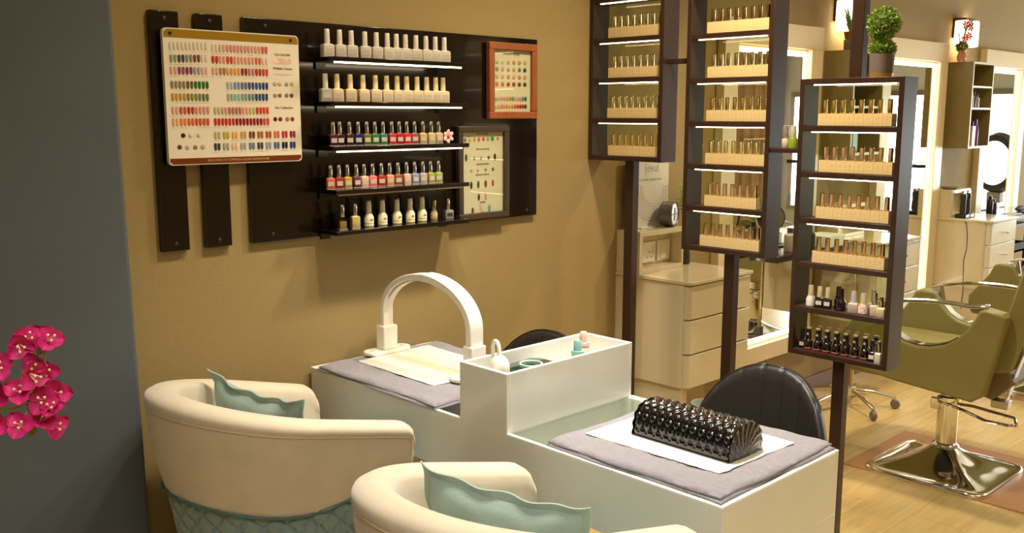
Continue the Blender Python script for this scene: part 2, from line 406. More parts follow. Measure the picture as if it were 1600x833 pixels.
for x0, x1, z, cs in PAIRS:
    for i, c in enumerate(cs):
        x = x0+(x1-x0)*i/9
        spots.append((x-.0053, z, c)); spots.append((x+.0053, z, c))
random.shuffle(spots)
spots.sort(key=lambda s: -(s[1] < 1.62 or s[0] > 1.30))
proto_nail = None
for i, (x, z, c) in enumerate(spots[:100]):
    if proto_nail is None:
        proto_nail = obj('nail_swatch', nail(MB(), 0, 0, 0), nmat(c), None, smooth=60)
        o = proto_nail; o.parent = t
    else:
        o = proto_nail.copy(); C.objects.link(o); o.parent = t
    o.location = (x-CX0, CY+.03, z-CZ0)
    o.material_slots[0].link = 'OBJECT'; o.material_slots[0].material = nmat(c)
# remaining swatches as one uncounted part with a material per colour
rest = MB(); idx = []; cols = []
for x, z, c in spots[100:]:
    a = len(rest.f); nail(rest, x, CY, z)
    if c not in cols: cols.append(c)
    idx += [cols.index(c)]*(len(rest.f)-a)
ro = obj('nail_swatch', rest, nmat(cols[0]), t, smooth=60); ro['kind'] = 'stuff'
for c in cols[1:]: ro.data.materials.append(nmat(c))
for p, k in zip(ro.data.polygons, idx): p.material_index = k
def disc(x, y, z, r, c, parent, name='round_swatch', rz=None):
    mb = MB().ball((x, y-.0004, z), (r, .002, rz or r), 12, 8); return obj(name, mb, nmat(c), parent, smooth=60)
for (x, z), c in zip([(1.207,1.492),(1.229,1.492),(1.253,1.492),(1.195,1.46),(1.218,1.459),(1.241,1.459),(1.263,1.459),(1.499,1.639),(1.515,1.639),(1.538,1.639),(1.556,1.64),(1.498,1.605),(1.514,1.606),(1.537,1.606),(1.554,1.606),(1.496,1.536),(1.513,1.536),(1.537,1.536),(1.554,1.536)],
        [(52,30,28),(218,206,190),(212,205,190),(90,70,60),(186,182,172),(160,130,80),(180,172,160),(176,176,170),(226,176,140),(170,165,155),(200,170,110),(150,152,156),(150,110,50),(140,132,120),(100,76,56),(90,30,26),(110,40,32),(196,100,80),(130,60,40)]):
    disc(x, CY, z, .0068, c, t)
tick = MB()
for x, z, c in spots[::2]: tick.box(x-.008, x+.006, CY-.0005, CY, z-.0152, z-.0146)
cp = obj('caption_print', tick, mat('caption_grey', (170, 152, 132), rough=.7), t); cp['kind'] = 'stuff'

# framed swatch cards
def picture_frame(x0, x1, z0, z1, y0, w, fm, label, name='picture_frame'):
    t = thing(name, label, 'picture frame', (x0, y0, z0))
    mb = MB(); yf = y0-.022
    mb.box(x0, x1, yf, y0, z1-w, z1); mb.box(x0, x1, yf, y0, z0, z0+w); mb.box(x0, x0+w, yf, y0, z0+w, z1-w); mb.box(x1-w, x1, yf, y0, z0+w, z1-w)
    obj('frame', mb, fm, t, bevel=.003)
    obj('card', MB().box(x0+w, x1-w, y0-.008, y0-.004, z0+w, z1-w), M_PAPER, t)
    obj('glazing', MB().box(x0+w, x1-w, y0-.0175, y0-.0165, z0+w, z1-w), M_GLASS, t)
    return t, y0-.008
t, yc = picture_frame(2.37, 2.614, 1.535, 1.808, -.021, .026, mat('reddish_wood', (150, 84, 48), rough=.35, var=.2, vscale=10, stretch=(6, 1, 1)), 'reddish wood framed card of round nail samples at the upper right of the dark board')
obj('print', wall_text('Small Petals', .018, 2.49, yc-.0006, 1.770), mat('grey_title', (150, 138, 118), rough=.8), t)
cc = [(190,185,140),(216,196,160),(216,170,170),(222,140,110),(226,150,100),(190,180,120),(150,160,110),(200,170,190),(206,160,170),(220,160,120),(110,130,140),(70,80,50),
      (196,176,130),(222,160,140),(216,140,124),(216,170,140),(226,140,110),(200,170,120),(216,120,110),(206,110,80),(196,60,50),(190,50,36),(130,60,30),(66,66,44)]
for k, c in enumerate(cc):
    i, j = k % 6, k//6; disc(2.417+i*.0285, yc, 1.739-j*.0262, .0085, c, t)
for j, (z, row) in enumerate(((1.608, [(196,190,150),(210,196,170),(224,170,160),(216,160,150),(222,140,100),(170,165,110),(120,150,90),(200,170,190),(226,160,170),(224,140,150),(90,140,140),(50,100,70)]), (1.580, [(216,206,150),(226,180,160),(224,150,150),(226,160,130),(230,140,100),(220,170,110),(226,150,110),(216,110,80),(220,60,46),(190,40,30),(160,70,30),(56,56,50)]))):
    for i, c in enumerate(row): disc(2.414+i*.0136, yc, z, .0066, c, t, 'oval_swatch', .009)
t, yc = picture_frame(2.222, 2.468, 1.176, 1.510, -.021, .022, mat('taupe_frame', (66, 52, 40), rough=.4), 'dark taupe framed card of nail samples at the lower right of the dark board')
for x, z, c, rx, rz in [(2.262,1.461,(150,140,100),.006,.008),(2.284,1.461,(230,180,130),.006,.008),(2.306,1.462,(196,170,70),.006,.008),(2.328,1.462,(226,110,90),.006,.008),(2.350,1.463,(220,84,70),.006,.008),(2.372,1.463,(160,170,100),.006,.008),(2.394,1.464,(60,140,90),.008,.009),(2.421,1.464,(216,90,70),.005,.006),
      (2.266,1.398,(80,96,40),.006,.014),(2.305,1.395,(150,150,110),.006,.007),(2.338,1.394,(166,160,130),.006,.007),(2.375,1.395,(84,96,60),.006,.007),(2.406,1.397,(60,56,36),.006,.014),
      (2.290,1.352,(222,170,150),.006,.007),(2.322,1.352,(222,150,130),.005,.006),(2.360,1.353,(160,150,90),.006,.006),(2.396,1.353,(110,120,80),.006,.007),
      (2.290,1.299,(70,60,40),.006,.014),(2.324,1.300,(60,56,44),.006,.014),(2.360,1.301,(60,60,44),.006,.014),(2.396,1.303,(190,60,50),.006,.013),
      (2.326,1.254,(90,70,40),.006,.013),(2.360,1.256,(240,150,150),.006,.014),(2.337,1.218,(240,190,190),.007,.015),(2.296,1.205,(110,60,60),.006,.014),(2.378,1.210,(90,170,170),.007,.015)]:
    disc(x, yc, z, rx, c, t, 'nail_swatch', rz)
mb = MB()
for z, s in ((1.481, 'CAT EYES SERIES'), (1.427, 'PURE COLOUR GEL'), (1.373, 'GLITTER POWDER'), (1.335, 'METALLIC CHROME'), (1.235, 'MARBLE'), (1.198, 'SHELL')):
    q = wall_text(s, .0075, 2.345, yc-.0006, z); mb.add(q.v, q.f)
obj('print', mb, M_INK, t)

# ------------------------------------------------------------------ polish shelves on the board
SHT = [1.722, 1.589, 1.454, 1.321, 1.194]
for k, z in enumerate(SHT):
    nm = ['top', 'second', 'third', 'fourth', 'lowest'][k]
    t = thing('wall_shelf', 'slim dark polish shelf on the wide board, %s of the five' % nm, 'shelf', (1.645, 0, z-.014), group='slim dark shelves on the wide board')
    obj('slab', MB().box(1.645, 2.188, -.135, -.02, z-.014, z), M_BOARD, t, bevel=.0015)
    for xb in (1.655, 2.14): obj('bracket', MB().box(xb, xb+.035, -.028, -.02, z-.034, z-.014), M_BLACK, t)
    if k < 3: obj('led_strip', MB().box(1.66, 2.165, -.124, -.119, z-.0185, z-.0142), M_LED, t)
    elif k == 3: obj('trim_strip', MB().box(1.66, 2.165, -.124, -.118, z-.019, z-.0142), M_SILVER, t)

def sq_bottle(name, label, cat, bw, bh, cap_r, cap_h, bm, cm, loc, rot=0, square_cap=False, labelm=None, shoulder=.004, taper=.88, group=None, round_body=False, glassm=None, band=None, foot=None):
    t = thing(name, label, cat, loc, rot, group, local=True)
    h = bw/2; mb = MB(); r = h*.16
    if round_body:
        mb.lathe([(h*.9, 0), (h, .002), (h, bh*.72), (h*.8, bh*.88), (cap_r*1.1, bh)], n=18)
    else:
        P = []
        for z, s in ((0, .94), (.0015, 1), (bh-shoulder, 1), (bh-.0008, .72), (bh, .6)):
            ring = []
            for cx, cy, a0 in ((h-r, h-r, 0), (-h+r, h-r, 90), (-h+r, -h+r, 180), (h-r, -h+r, 270)):
                for q in range(4): a = math.radians(a0+30*q); ring.append(((cx+r*math.cos(a))*s, (cy+r*math.sin(a))*s, z))
            P.append(ring)
        n = 16; vs = [p for R in P for p in R]; fs = []
        for k in range(len(P)-1):
            for i in range(n): j = (i+1) % n; fs.append((k*n+i, k*n+j, (k+1)*n+j, (k+1)*n+i))
        fs.append(tuple(range(n-1, -1, -1))); fs.append(tuple((len(P)-1)*n+i for i in range(n)))
        mb.add(vs, fs)
    obj('bottle_body', mb, bm, t, smooth=35)
    cb = MB().lathe([(cap_r*.96, bh-.0005), (cap_r, bh+.001), (cap_r*(taper+1)/2, bh+cap_h*.6), (cap_r*taper, bh+cap_h-.001), (cap_r*taper*.9, bh+cap_h)], n=18)
    c = obj('cap', cb, cm, t, smooth=35)
    if labelm: obj('label_print', MB().box(-h*.72, h*.72, -h-.0004, -h, bh*.28, bh*.66), labelm, t)
    if band: obj('colour_top', MB().lathe([(cap_r*taper*1.02, bh+cap_h-.004), (cap_r*taper*1.02, bh+cap_h+.0006), (cap_r*taper*.8, bh+cap_h+.0012)], n=18), band, t)
    if foot: obj('glass_foot', MB().box(-h*.98, h*.98, -h*.98, h*.98, 0, .0035), foot, t)
    return t
M_PLBL = mat('faint_bottle_print', (196, 186, 168), rough=.6)
XS1 = [1.665, 1.71, 1.753, 1.804, 1.848, 1.891, 1.927, 1.964, 2.007, 2.049, 2.089, 2.128]
XS2 = [1.654, 1.696, 1.745, 1.793, 1.841, 1.885, 1.927, 1.966, 2.009, 2.05, 2.089, 2.121]
M_PW = mat('pearl_white_bottle', (222, 214, 200), rough=.3, coat=.3); M_PWC = mat('pearl_white_cap', (226, 218, 202), rough=.35)
M_PC = mat('cream_bottle', (240, 214, 176), rough=.3, coat=.3); M_PCC = mat('cream_cap', (244, 226, 176), rough=.35)
def row_of(name, xs, z, y, mk, lab, group):
    first = None
    for i, x in enumerate(xs):
        l = lab(i); yy = y+random.uniform(-.002, .002); rz = PI/4*.0+random.uniform(-.08, .08)-.35
        mk(i, (x, yy, z), rz, l, group)
t0 = None
for i, x in enumerate(XS1):
    l = 'pearl white polish bottle, %s on the top wall shelf' % ordn(i, 12)
    loc = (x, -.078, SHT[0]); rz = -.30+random.uniform(-.1, .1)
    if t0 is None: t0 = sq_bottle('nail_polish_bottle', l, 'nail polish', .034, .040, .0085, .044, M_PW, M_PWC, loc, rz, labelm=M_PLBL, group='white bottles on the top wall shelf')
    else: dup(t0, loc, rz, l)
for i, x in enumerate(XS2):
    l = ('grey gel polish bottle with a pale cap, leftmost on the second wall shelf' if i == 0 else 'cream gel polish bottle, %s of the twelve on the second wall shelf' % ordn(i, 12))
    m = {'bottle_body': mat('pale_grey_bottle', (186, 180, 172), rough=.3), 'cap': M_PWC} if i == 0 else {'bottle_body': M_PC, 'cap': M_PCC}
    dup(t0, (x, -.078, SHT[1]), -.30+random.uniform(-.1, .1), l, 'cream bottles on the second wall shelf', mats=m)
XS3 = [1.678, 1.702, 1.738, 1.771, 1.804, 1.836, 1.868, 1.903, 1.933, 1.964, 1.997, 2.032, 2.068, 2.1]
K3 = [('deep purple',(82,26,62)),('dark plum',(58,28,34)),('dark brown',(62,42,22)),('navy blue',(34,34,112)),('olive green',(112,112,38)),('emerald green',(52,122,68)),('teal green',(62,122,102)),('rose red',(196,58,62)),('crimson',(170,38,46)),('scarlet red',(214,44,38)),('brownish rose',(150,88,72)),('gold beige',(204,178,118)),('pale gold',(214,184,124)),('warm beige',(214,180,140))]
XS4 = [1.664, 1.695, 1.726, 1.76, 1.79, 1.823, 1.858, 1.891, 1.925, 1.961, 1.995, 2.03, 2.063, 2.098]
K4 = [('coral orange',(218,112,80)),('brick red',(166,52,48)),('mustard yellow',(192,160,44)),('dusty purple',(112,60,76)),('pale peach',(242,192,166)),('salmon pink',(238,130,130)),('rust red',(182,58,40)),('apricot',(236,160,108)),('cinnamon brown',(162,94,58)),('light peach',(246,186,160)),('powder blue grey',(140,150,178)),('pale mauve',(202,172,176)),('olive yellow',(168,166,60)),('sage green',(166,176,98))]
M_FOOT = mat('clear_glass_foot', (220, 214, 200), rough=.1, coat=.5)
t1 = None
for xs, ks, z, sh in ((XS3, K3, SHT[2], 'third'), (XS4, K4, SHT[3], 'fourth')):
    for i, (x, (cn, c)) in enumerate(zip(xs, ks)):
        l = '%s polish bottle, silver cap, %s on %s wall shelf' % (cn, ordn(i, 14), sh)
        loc = (x, -.075, z); rz = -.25+random.uniform(-.15, .15); g = 'silver-capped polishes on the %s wall shelf' % sh
        bm = mat('lacquer_'+cn.replace(' ', '_'), c, rough=.1, coat=.6)
        if t1 is None: t1 = sq_bottle('nail_polish_bottle', l, 'nail polish', .0255, .036, .0076, .037, bm, M_SILVER, loc, rz, labelm=M_PLBL, taper=.86, group=g, foot=M_FOOT)
        else: dup(t1, loc, rz, l, g, mats={'bottle_body': bm})
# artificial blossom at the right end of the third shelf
t = thing('fabric_flower', 'small pale pink artificial blossom at the right end of the third wall shelf', 'flower', (2.112, -.104, SHT[2]))
mb = MB()
for k in range(6):
    a = k*PI/3; R = Matrix.Translation((2.112, -.112, SHT[2]+.024)) @ Matrix.Rotation(a, 4, 'Y')
    q = MB().ball((0, 0, 0), (.008, .0025, .013), 10, 6); q.xform(R @ Matrix.Translation((0, 0, .0115)) @ Matrix.Rotation(.35, 4, 'X')); mb.add(q.v, q.f)
obj('petals', mb, mat('pale_pink_petals', (246, 196, 190), rough=.6), t)
obj('flower_centre', MB().ball((2.112, -.116, SHT[2]+.024), (.006, .005, .006), 10, 6), mat('coral_centre', (212, 96, 84), rough=.6), t)
obj('stem', MB().tube([(2.112, -.104, SHT[2]+.0005), (2.112, -.109, SHT[2]+.022)], .002), mat('flower_stem_green', (110, 130, 70)), t)
# lowest shelf
z = SHT[4]
M_CLR = glass('clear_bottle_glass', (226, 214, 190), amount=1.6)
for i, (x, y, l) in enumerate(((1.694, -.09, 'clear glass bottle with silver cap, leftmost on the lowest wall shelf'), (1.742, -.09, 'clear glass bottle of pale yellow liquid, second from the left on the lowest wall shelf'))):
    t = sq_bottle('nail_polish_bottle', l, 'nail polish', .027, .040, .0078, .038, M_CLR if i == 0 else mat('pale_yellow_fluid', (214, 190, 120), rough=.1, coat=.6), M_SILVER, (x, y, z), -.25, taper=.9, group='bottles on the lowest wall shelf', foot=M_FOOT)
    obj('inner_fluid', MB().box(-.010, .010, -.010, .010, .004, .026 if i == 0 else .030), mat('pale_fluid', (200, 176, 120), rough=.15), t)
M_MW = mat('milky_white_bottle', (240, 230, 186), rough=.3, coat=.4)
M_YB = mat('yellow_band', (206, 180, 70), rough=.5)
tw = None
for i, (x, cn, c) in enumerate(((1.803, 'grey green', (120,124,90)), (1.857, 'red', (200,60,44)), (1.916, 'dark brown', (110,50,34)), (1.971, 'dark green', (44,60,34)), (2.022, 'pinkish red', (216,60,56)))):
    l = 'round white gel bottle with %s cap dot on the lowest wall shelf' % cn
    loc = (x, -.08, z); bm = mat('cap_dot_'+cn.replace(' ', '_'), c, rough=.4)
    if tw is None:
        tw = sq_bottle('gel_polish_bottle', l, 'nail polish', .032, .042, .009, .042, M_MW, M_MW, loc, 0, round_body=True, band=bm, taper=.82, group='rounded white bottles on the lowest wall shelf')
        obj('label_band', MB().lathe([(.0162, .010), (.0162, .0125)], n=18, cap=False), M_YB, tw)
        q = text_mb('GEL', .007, M=Matrix.Translation((0, -.0166, .0225)) @ RXW); obj('label_print', q, M_INK, tw)
    else: dup(tw, loc, 0, l, mats={'colour_top': bm})
t = sq_bottle('nail_polish_bottle', 'beige nail polish bottle with a flared body and bronze cap on the lowest wall shelf', 'nail polish', .026, .034, .0078, .034, mat('beige_lacquer', (206, 184, 128), rough=.15, coat=.5), M_ROSE, (2.077, -.075, z), 0, round_body=True, taper=.95, group='bottles on the lowest wall shelf')
t = sq_bottle('nail_polish_bottle', 'square grey bottle with silver cap, rightmost on the lowest wall shelf', 'nail polish', .031, .032, .0075, .038, mat('smoke_grey_bottle', (160, 152, 142), rough=.2, coat=.4), M_SILVER, (2.139, -.075, z), -.15, labelm=mat('dark_label', (60, 54, 50)), group='bottles on the lowest wall shelf')

# ------------------------------------------------------------------ three hanging display cabinets on poles
CXF, CXB, TH = 2.95, 3.045, .018
def display_stand(tag_, y1, y0, ztop, shelves, zbot, pole, upper, label, led):
    t = thing('display_stand', label, 'display cabinet', ((CXF+CXB)/2, (y0+y1)/2, 0), group='dark display cabinets on poles')
    obj('side_panel', MB().box(CXF, CXB, y1-.018, y1, zbot, ztop), M_DW, t, bevel=.0012)
    obj('side_panel', MB().box(CXF, CXB, y0, y0+.018, zbot, ztop), M_DW, t, bevel=.0012)
    obj('top_panel', MB().box(CXF, CXB, y0+.018, y1-.018, ztop-TH, ztop), M_DW, t, bevel=.0012)
    obj('bottom_panel', MB().box(CXF, CXB, y0+.018, y1-.018, zbot, zbot+TH), M_DW, t, bevel=.0012)
    obj('glass_back', MB().box(CXB-.006, CXB-.003, y0+.018, y1-.018, zbot+TH, ztop-TH), M_BGLASS, t)
    unders = [ztop-TH]
    for z in shelves:
        obj('shelf', MB().box(CXF+.001, CXB-.006, y0+.018, y1-.018, z-TH, z), M_DW, t, bevel=.001); unders.append(z-TH)
    for k, z in enumerate(unders):
        if k in led: obj('led_strip', MB().box(CXF+.008, CXF+.012, y0+.03, y1-.045, z-.0038, z-.0005), M_LED, t)
    pm = MB().box(2.985, 3.022, pole-.021, pole+.021, 0, zbot)
    obj('pole', pm, M_DW, t, bevel=.0015)
    obj('pole', MB().box(2.985, 3.022, pole-.021, pole+.021, ztop, CH), M_DW, t, bevel=.0015)
    obj('floor_plate', MB().box(2.94, 3.06, pole-.06, pole+.06, 0.0005, .006), M_DW, t, bevel=.001)
    sc = MB()
    for y in (y0, y1):
        for z in (zbot+.03, ztop-.03):
            for x in (CXF+.02, CXB-.02): sc.box(x-.002, x+.002, y-.0005 if y == y0 else y, y if y == y0 else y+.0005, z-.002, z+.002)
    return t
CAB1 = (-.005, -.370); CAB2 = (-.476, -.832); CAB3 = (-.939, -1.293)
T1 = display_stand('a', CAB1[0], CAB1[1], 2.155, [2.001, 1.847, 1.693, 1.536], 1.370, -.190, 0, 'dark shelved display cabinet on a pole against the tan wall, left of the three', {0, 1, 2, 3, 4})
T2 = display_stand('b', CAB2[0], CAB2[1], 1.995, [1.838, 1.681, 1.526, 1.371, 1.217], 1.050, -.666, 0, 'tall dark shelved display cabinet on a pole, middle of the three', {1, 2, 3, 4, 5})
T3 = display_stand('c', CAB3[0], CAB3[1], 1.668, [1.514, 1.361, 1.206, 1.055, .902], .733, -1.112, 0, 'dark shelved display cabinet on a pole with a topiary on top, nearest of the three', {0, 1, 2, 3})
tag(obj('connecting_bar', MB().box(2.985, 3.0, CAB2[0], CAB1[1], 1.738, 1.757), M_DW, loc=(2.985, CAB2[0], 1.738), bevel=.001), 'short dark bar joining the left and middle display cabinets', 'bar')
tag(obj('bridge_shelf', MB().box(2.958, 3.04, CAB3[0], CAB2[1], 1.422, 1.436), M_DW, loc=(2.958, CAB3[0], 1.422), bevel=.001), 'small dark shelf bridging the middle and nearest display cabinets', 'shelf')
# sample holders with capped bottles
def holder(y_left, n, z, label, gname, pitch=.0318):
    L = n*pitch; x0, x1 = 2.966, 2.998
    t = thing('sample_holder', label, 'bottle holder', (x0, y_left-L, z), group='cream sample holders in the display cabinets')
    mb = MB().box(x0, x0+.0015, y_left-L, y_left, z+.0005, z+.041).box(x1-.0015, x1, y_left-L, y_left, z+.0005, z+.041)
    mb.box(x0, x1, y_left-.0015, y_left, z+.0005, z+.041).box(x0, x1, y_left-L, y_left-L+.0015, z+.0005, z+.041).box(x0, x1, y_left-L, y_left, z+.0005, z+.0018)
    obj('tray', mb, M_CARD, t)
    sep = MB(); pr = MB()
    for k in range(n):
        yc = y_left-(k+.5)*pitch
        if k: sep.box(x0-.0003, x0, y_left-k*pitch-.0003, y_left-k*pitch+.0003, z+.001, z+.041)
        pr.box(x0-.0003, x0, yc-.008, yc+.008, z+.012, z+.0132)
        pr.box(x0-.0003, x0, yc-.005, yc+.005, z+.008, z+.0086)
        pr.lathe([(.0042, 0), (.0042, .0003)], n=10, M=Matrix.Rotation(-PI/2, 4, 'Y'), c=(x0, yc, z+.028)); pr.lathe([(.0018, .0003), (.0018, .0005)], n=6, M=Matrix.Rotation(-PI/2, 4, 'Y'), c=(x0, yc+.004, z+.022))
    obj('box_seams', sep, M_FINK, t); obj('label_print', pr, mat('pale_print', (216, 192, 138), rough=.7), t)
tb = [None]
M_BODYC = mat('cream_bottle_shoulder', (226, 204, 156), rough=.5)
def tube_bottle(loc, rz, label, group, capm):
    if tb[0] is None:
        t = thing('polish_bottle', label, 'nail polish', loc, rz, group, local=True)
        obj('bottle_body', MB().box(-.0132, .0132, -.0132, .0132, 0, .036), M_BODYC, t, bevel=.002)
        obj('cap', MB().lathe([(.0082, .0355), (.0085, .037), (.0076, .080), (.0079, .0805), (.0078, .0835), (.007, .0842)], n=16), capm, t, smooth=35)
        tb[0] = t
    else: dup(tb[0], loc, rz, label, group, mats={'cap': capm})
RN = ['top', 'second', 'third', 'fourth', 'fifth', 'sixth']
def fill(cabname, rows):
    for sh, yl, z, n, cm, met in rows:
        gn = '%s-capped polishes on the %s shelf of the %s cabinet' % (met, sh, cabname)
        holder(yl, n, z, 'cream row of small boxes on the %s shelf of the %s display cabinet' % (sh, cabname), gn)
        for k in range(n):
            tube_bottle((2.982, yl-(k+.5)*.0318, z+.002), random.uniform(-.1, .1), '%s capped polish %s on %s shelf of %s cabinet' % (met, ordn(k, n), sh, cabname), gn, cm)
M_GS = mat('pale_gold_cap', (222, 210, 170), rough=.15, metal=1)
fill('left', [('top visible', -.085, 1.847, 8, M_GS, 'pale gold'), ('second visible', -.088, 1.693, 8, M_GS, 'pale gold'), ('third visible', -.086, 1.536, 8, M_GS, 'pale gold'), ('bottom', -.094, 1.388, 8, M_GOLD, 'gold')])
fill('middle', [('top visible', -.549, 1.838, 8, M_ROSE, 'bronze'), ('second visible', -.556, 1.681, 8, M_GS, 'pale gold'), ('third visible', -.557, 1.526, 8, M_GOLD, 'gold'), ('fourth visible', -.558, 1.371, 8, M_GS, 'pale gold'), ('fifth visible', -.560, 1.217, 7, M_ROSE, 'bronze'), ('bottom', -.546, 1.068, 8, M_ROSE, 'bronze')])
fill('nearest', [('top', -.999, 1.514, 8, M_GOLD, 'gold'), ('second', -1.010, 1.361, 8, M_ROSE, 'bronze'), ('third', -1.008, 1.206, 8, M_ROSE, 'bronze'), ('fourth', -1.003, 1.055, 8, M_ROSE, 'bronze')])
# assorted bottles on the fifth shelf of the nearest cabinet
z = .902; G5 = 'assorted bottles on the fifth shelf of the nearest cabinet'
def s5(y, x, name, label, bw, bh, cr, ch, bm, cm, rb=False, tp=.88, lm=None, rz=PI/2*-1):
    return sq_bottle(name, label, 'nail polish', bw, bh, cr, ch, bm, cm, (x, y, z), rz+.25, round_body=rb, taper=tp, labelm=lm, group=G5)
M_BL = mat('black_bottle', (24, 20, 20), rough=.15, coat=.6); M_LBW = mat('white_label_print', (226, 216, 196), rough=.6)
s5(-.997, 2.985, 'gel_polish_bottle', 'white round bottle with cream cap, leftmost on the fifth shelf of the nearest cabinet', .030, .036, .0095, .036, mat('frost_white', (226, 222, 210), rough=.3), M_PCC, True)
s5(-1.030, 2.985, 'gel_polish_bottle', 'black bottle with cream cap beside the white round bottle on the fifth shelf', .027, .036, .0088, .036, M_BL, M_PCC, False, .86, M_LBW)
s5(-1.060, 2.985, 'gel_polish_bottle', 'black bottle with cream cap, second of the two cream-capped black bottles on the fifth shelf', .026, .036, .0088, .036, M_BL, M_PCC, False, .86, M_LBW)
s5(-1.083, 3.015, 'gel_polish_bottle', 'black bottle with glossy dark cap set back behind the others on the fifth shelf', .027, .038, .009, .036, M_BL, mat('dark_chrome_cap', (70, 50, 44), rough=.1, metal=.8), True)
s5(-1.107, 2.985, 'gel_polish_bottle', 'wide black bottle with glossy dark cap left of the gap on the fifth shelf', .034, .040, .010, .034, M_BL, MC['dark_chrome_cap'], True)
s5(-1.152, 2.985, 'gel_polish_bottle', 'clear square bottle with grey white cap right of the gap on the fifth shelf', .030, .034, .0105, .038, mat('milky_clear', (216, 200, 186), rough=.15, coat=.5), mat('grey_white_cap', (214, 214, 214), rough=.4), False, .7)
s5(-1.186, 2.985, 'gel_polish_bottle', 'white round bottle with patterned label and wide cream cap on the fifth shelf', .032, .034, .010, .034, mat('patterned_white', (226, 196, 180), rough=.3, var=.5, vscale=120), M_PCC, True, .98)
s5(-1.208, 3.012, 'gel_polish_bottle', 'white bottle with tall chrome cap behind the patterned bottle on the fifth shelf', .026, .038, .008, .040, mat('label_white_bottle', (230, 216, 200), rough=.3), M_SILVER, False, .95, M_BL)
s5(-1.224, 2.985, 'gel_polish_bottle', 'pale pink bottle with tall chrome cap near the right of the fifth shelf', .024, .036, .009, .040, mat('pale_pink_bottle', (232, 210, 194), rough=.3), M_SILVER, False, .92)
s5(-1.250, 2.978, 'gel_polish_bottle', 'cream bottle with golden cap, rightmost on the fifth shelf of the nearest cabinet', .024, .032, .0072, .036, mat('cream_square_bottle', (240, 218, 170), rough=.3), M_GOLD, False, .9)
# dark bottles on the bottom shelf
z = .751
def dark_bottle(loc, label, group):
    t = thing('cuticle_oil_bottle', label, 'nail polish', loc, 0, group, local=True)
    obj('bottle_body', MB().lathe([(.0125, 0), (.0135, .002), (.0135, .030), (.0105, .036), (.006, .038)], n=18), mat('black_cherry_glass', (30, 8, 12), rough=.1, coat=.8), t)
    obj('label_band', MB().lathe([(.0137, .007), (.0137, .0085)], n=18, cap=False), M_LBW, t)
    obj('red_reflection', MB().lathe([(.0128, .0005), (.0137, .002), (.0137, .004)], n=18, cap=False), mat('painted_red_reflection', (190, 30, 50), rough=.2), t)  # red reflection low in the dark glass, put in as a coloured ring
    c = obj('cap', MB().lathe([(.0085, .0375), (.009, .039), (.0075, .072), (.007, .073)], n=16), M_BL, t)
    obj('cap_top', MB().lathe([(.0078, .0732), (.0085, .0742), (.0085, .078), (.0072, .0795)], n=16), mat('pearl_cap_top', (226, 200, 160), rough=.25, metal=.3), c)
    mb = MB().lathe([(.0042, 0), (.0042, .0008)], n=10, M=Matrix.Rotation(-PI/2, 4, 'Y'), c=(-.0078, 0, .056))
    obj('dot_label', mb, mat('lilac_dot', (176, 160, 196), rough=.5), c)
    return t
GB = 'black cherry bottles on the bottom shelf of the nearest cabinet'
tdk = dark_bottle((2.975, -1.003, z), 'black cherry bottle in the front row, %s on the bottom shelf' % ORD[0], GB)
for k in range(1, 7): dup(tdk, (2.975, -1.003-.0337*k, z), random.uniform(-.3, .3), 'black cherry bottle in the front row, %s on the bottom shelf' % ordn(k, 7), GB)
for k in range(7): dup(tdk, (3.012, -1.022-.0337*k, z), random.uniform(-.3, .3), 'black cherry bottle in the back row, %s on the bottom shelf' % ordn(k, 7), GB)
z = .751
sq_bottle('nail_polish_bottle', 'small black square bottle with dark cap at the far left of the bottom shelf', 'nail polish', .021, .034, .0075, .034, M_BL, M_BL, (2.985, -.975, z), -1.4, labelm=M_PLBL, group='odd bottles on the bottom shelf')
sq_bottle('nail_polish_bottle', 'black bottle with white label left of the two silver-capped bottles on the bottom shelf', 'nail polish', .022, .036, .0082, .036, M_BL, M_BL, (2.972, -1.232, z), -1.4, labelm=M_LBW, group='odd bottles on the bottom shelf')
sq_bottle('nail_polish_bottle', 'grey white bottle with silver cap, left of the last two on the bottom shelf', 'nail polish', .0195, .036, .0075, .038, mat('label_white_bottle', (230, 216, 200)), M_SILVER, (2.966, -1.2555, z), -1.5, taper=.9, group='odd bottles on the bottom shelf')
sq_bottle('nail_polish_bottle', 'cream bottle with silver cap, rightmost on the bottom shelf of the nearest cabinet', 'nail polish', .0145, .036, .006, .038, M_PC, M_SILVER, (2.988, -1.267, z), -1.5, taper=.9, group='odd bottles on the bottom shelf')
# bottles on the bridge shelf
sq_bottle('nail_polish_bottle', 'clear white bottle with printed cap on the small bridging shelf, left of the green one', 'nail polish', .026, .040, .0115, .038, mat('milky_clear', (216, 200, 186)), mat('printed_cap', (150, 140, 130), rough=.3, var=.5, vscale=200), (2.995, -.868, 1.436), -1.4, round_body=True, taper=.95)
sq_bottle('nail_polish_bottle', 'green bottle with clear cap on the small bridging shelf between two cabinets', 'nail polish', .034, .042, .011, .036, mat('green_fluid', (132, 150, 44), rough=.12, coat=.6), mat('pale_clear_cap', (206, 202, 180), rough=.2), (2.985, -.902, 1.436), -1.4, round_body=True, taper=.9)

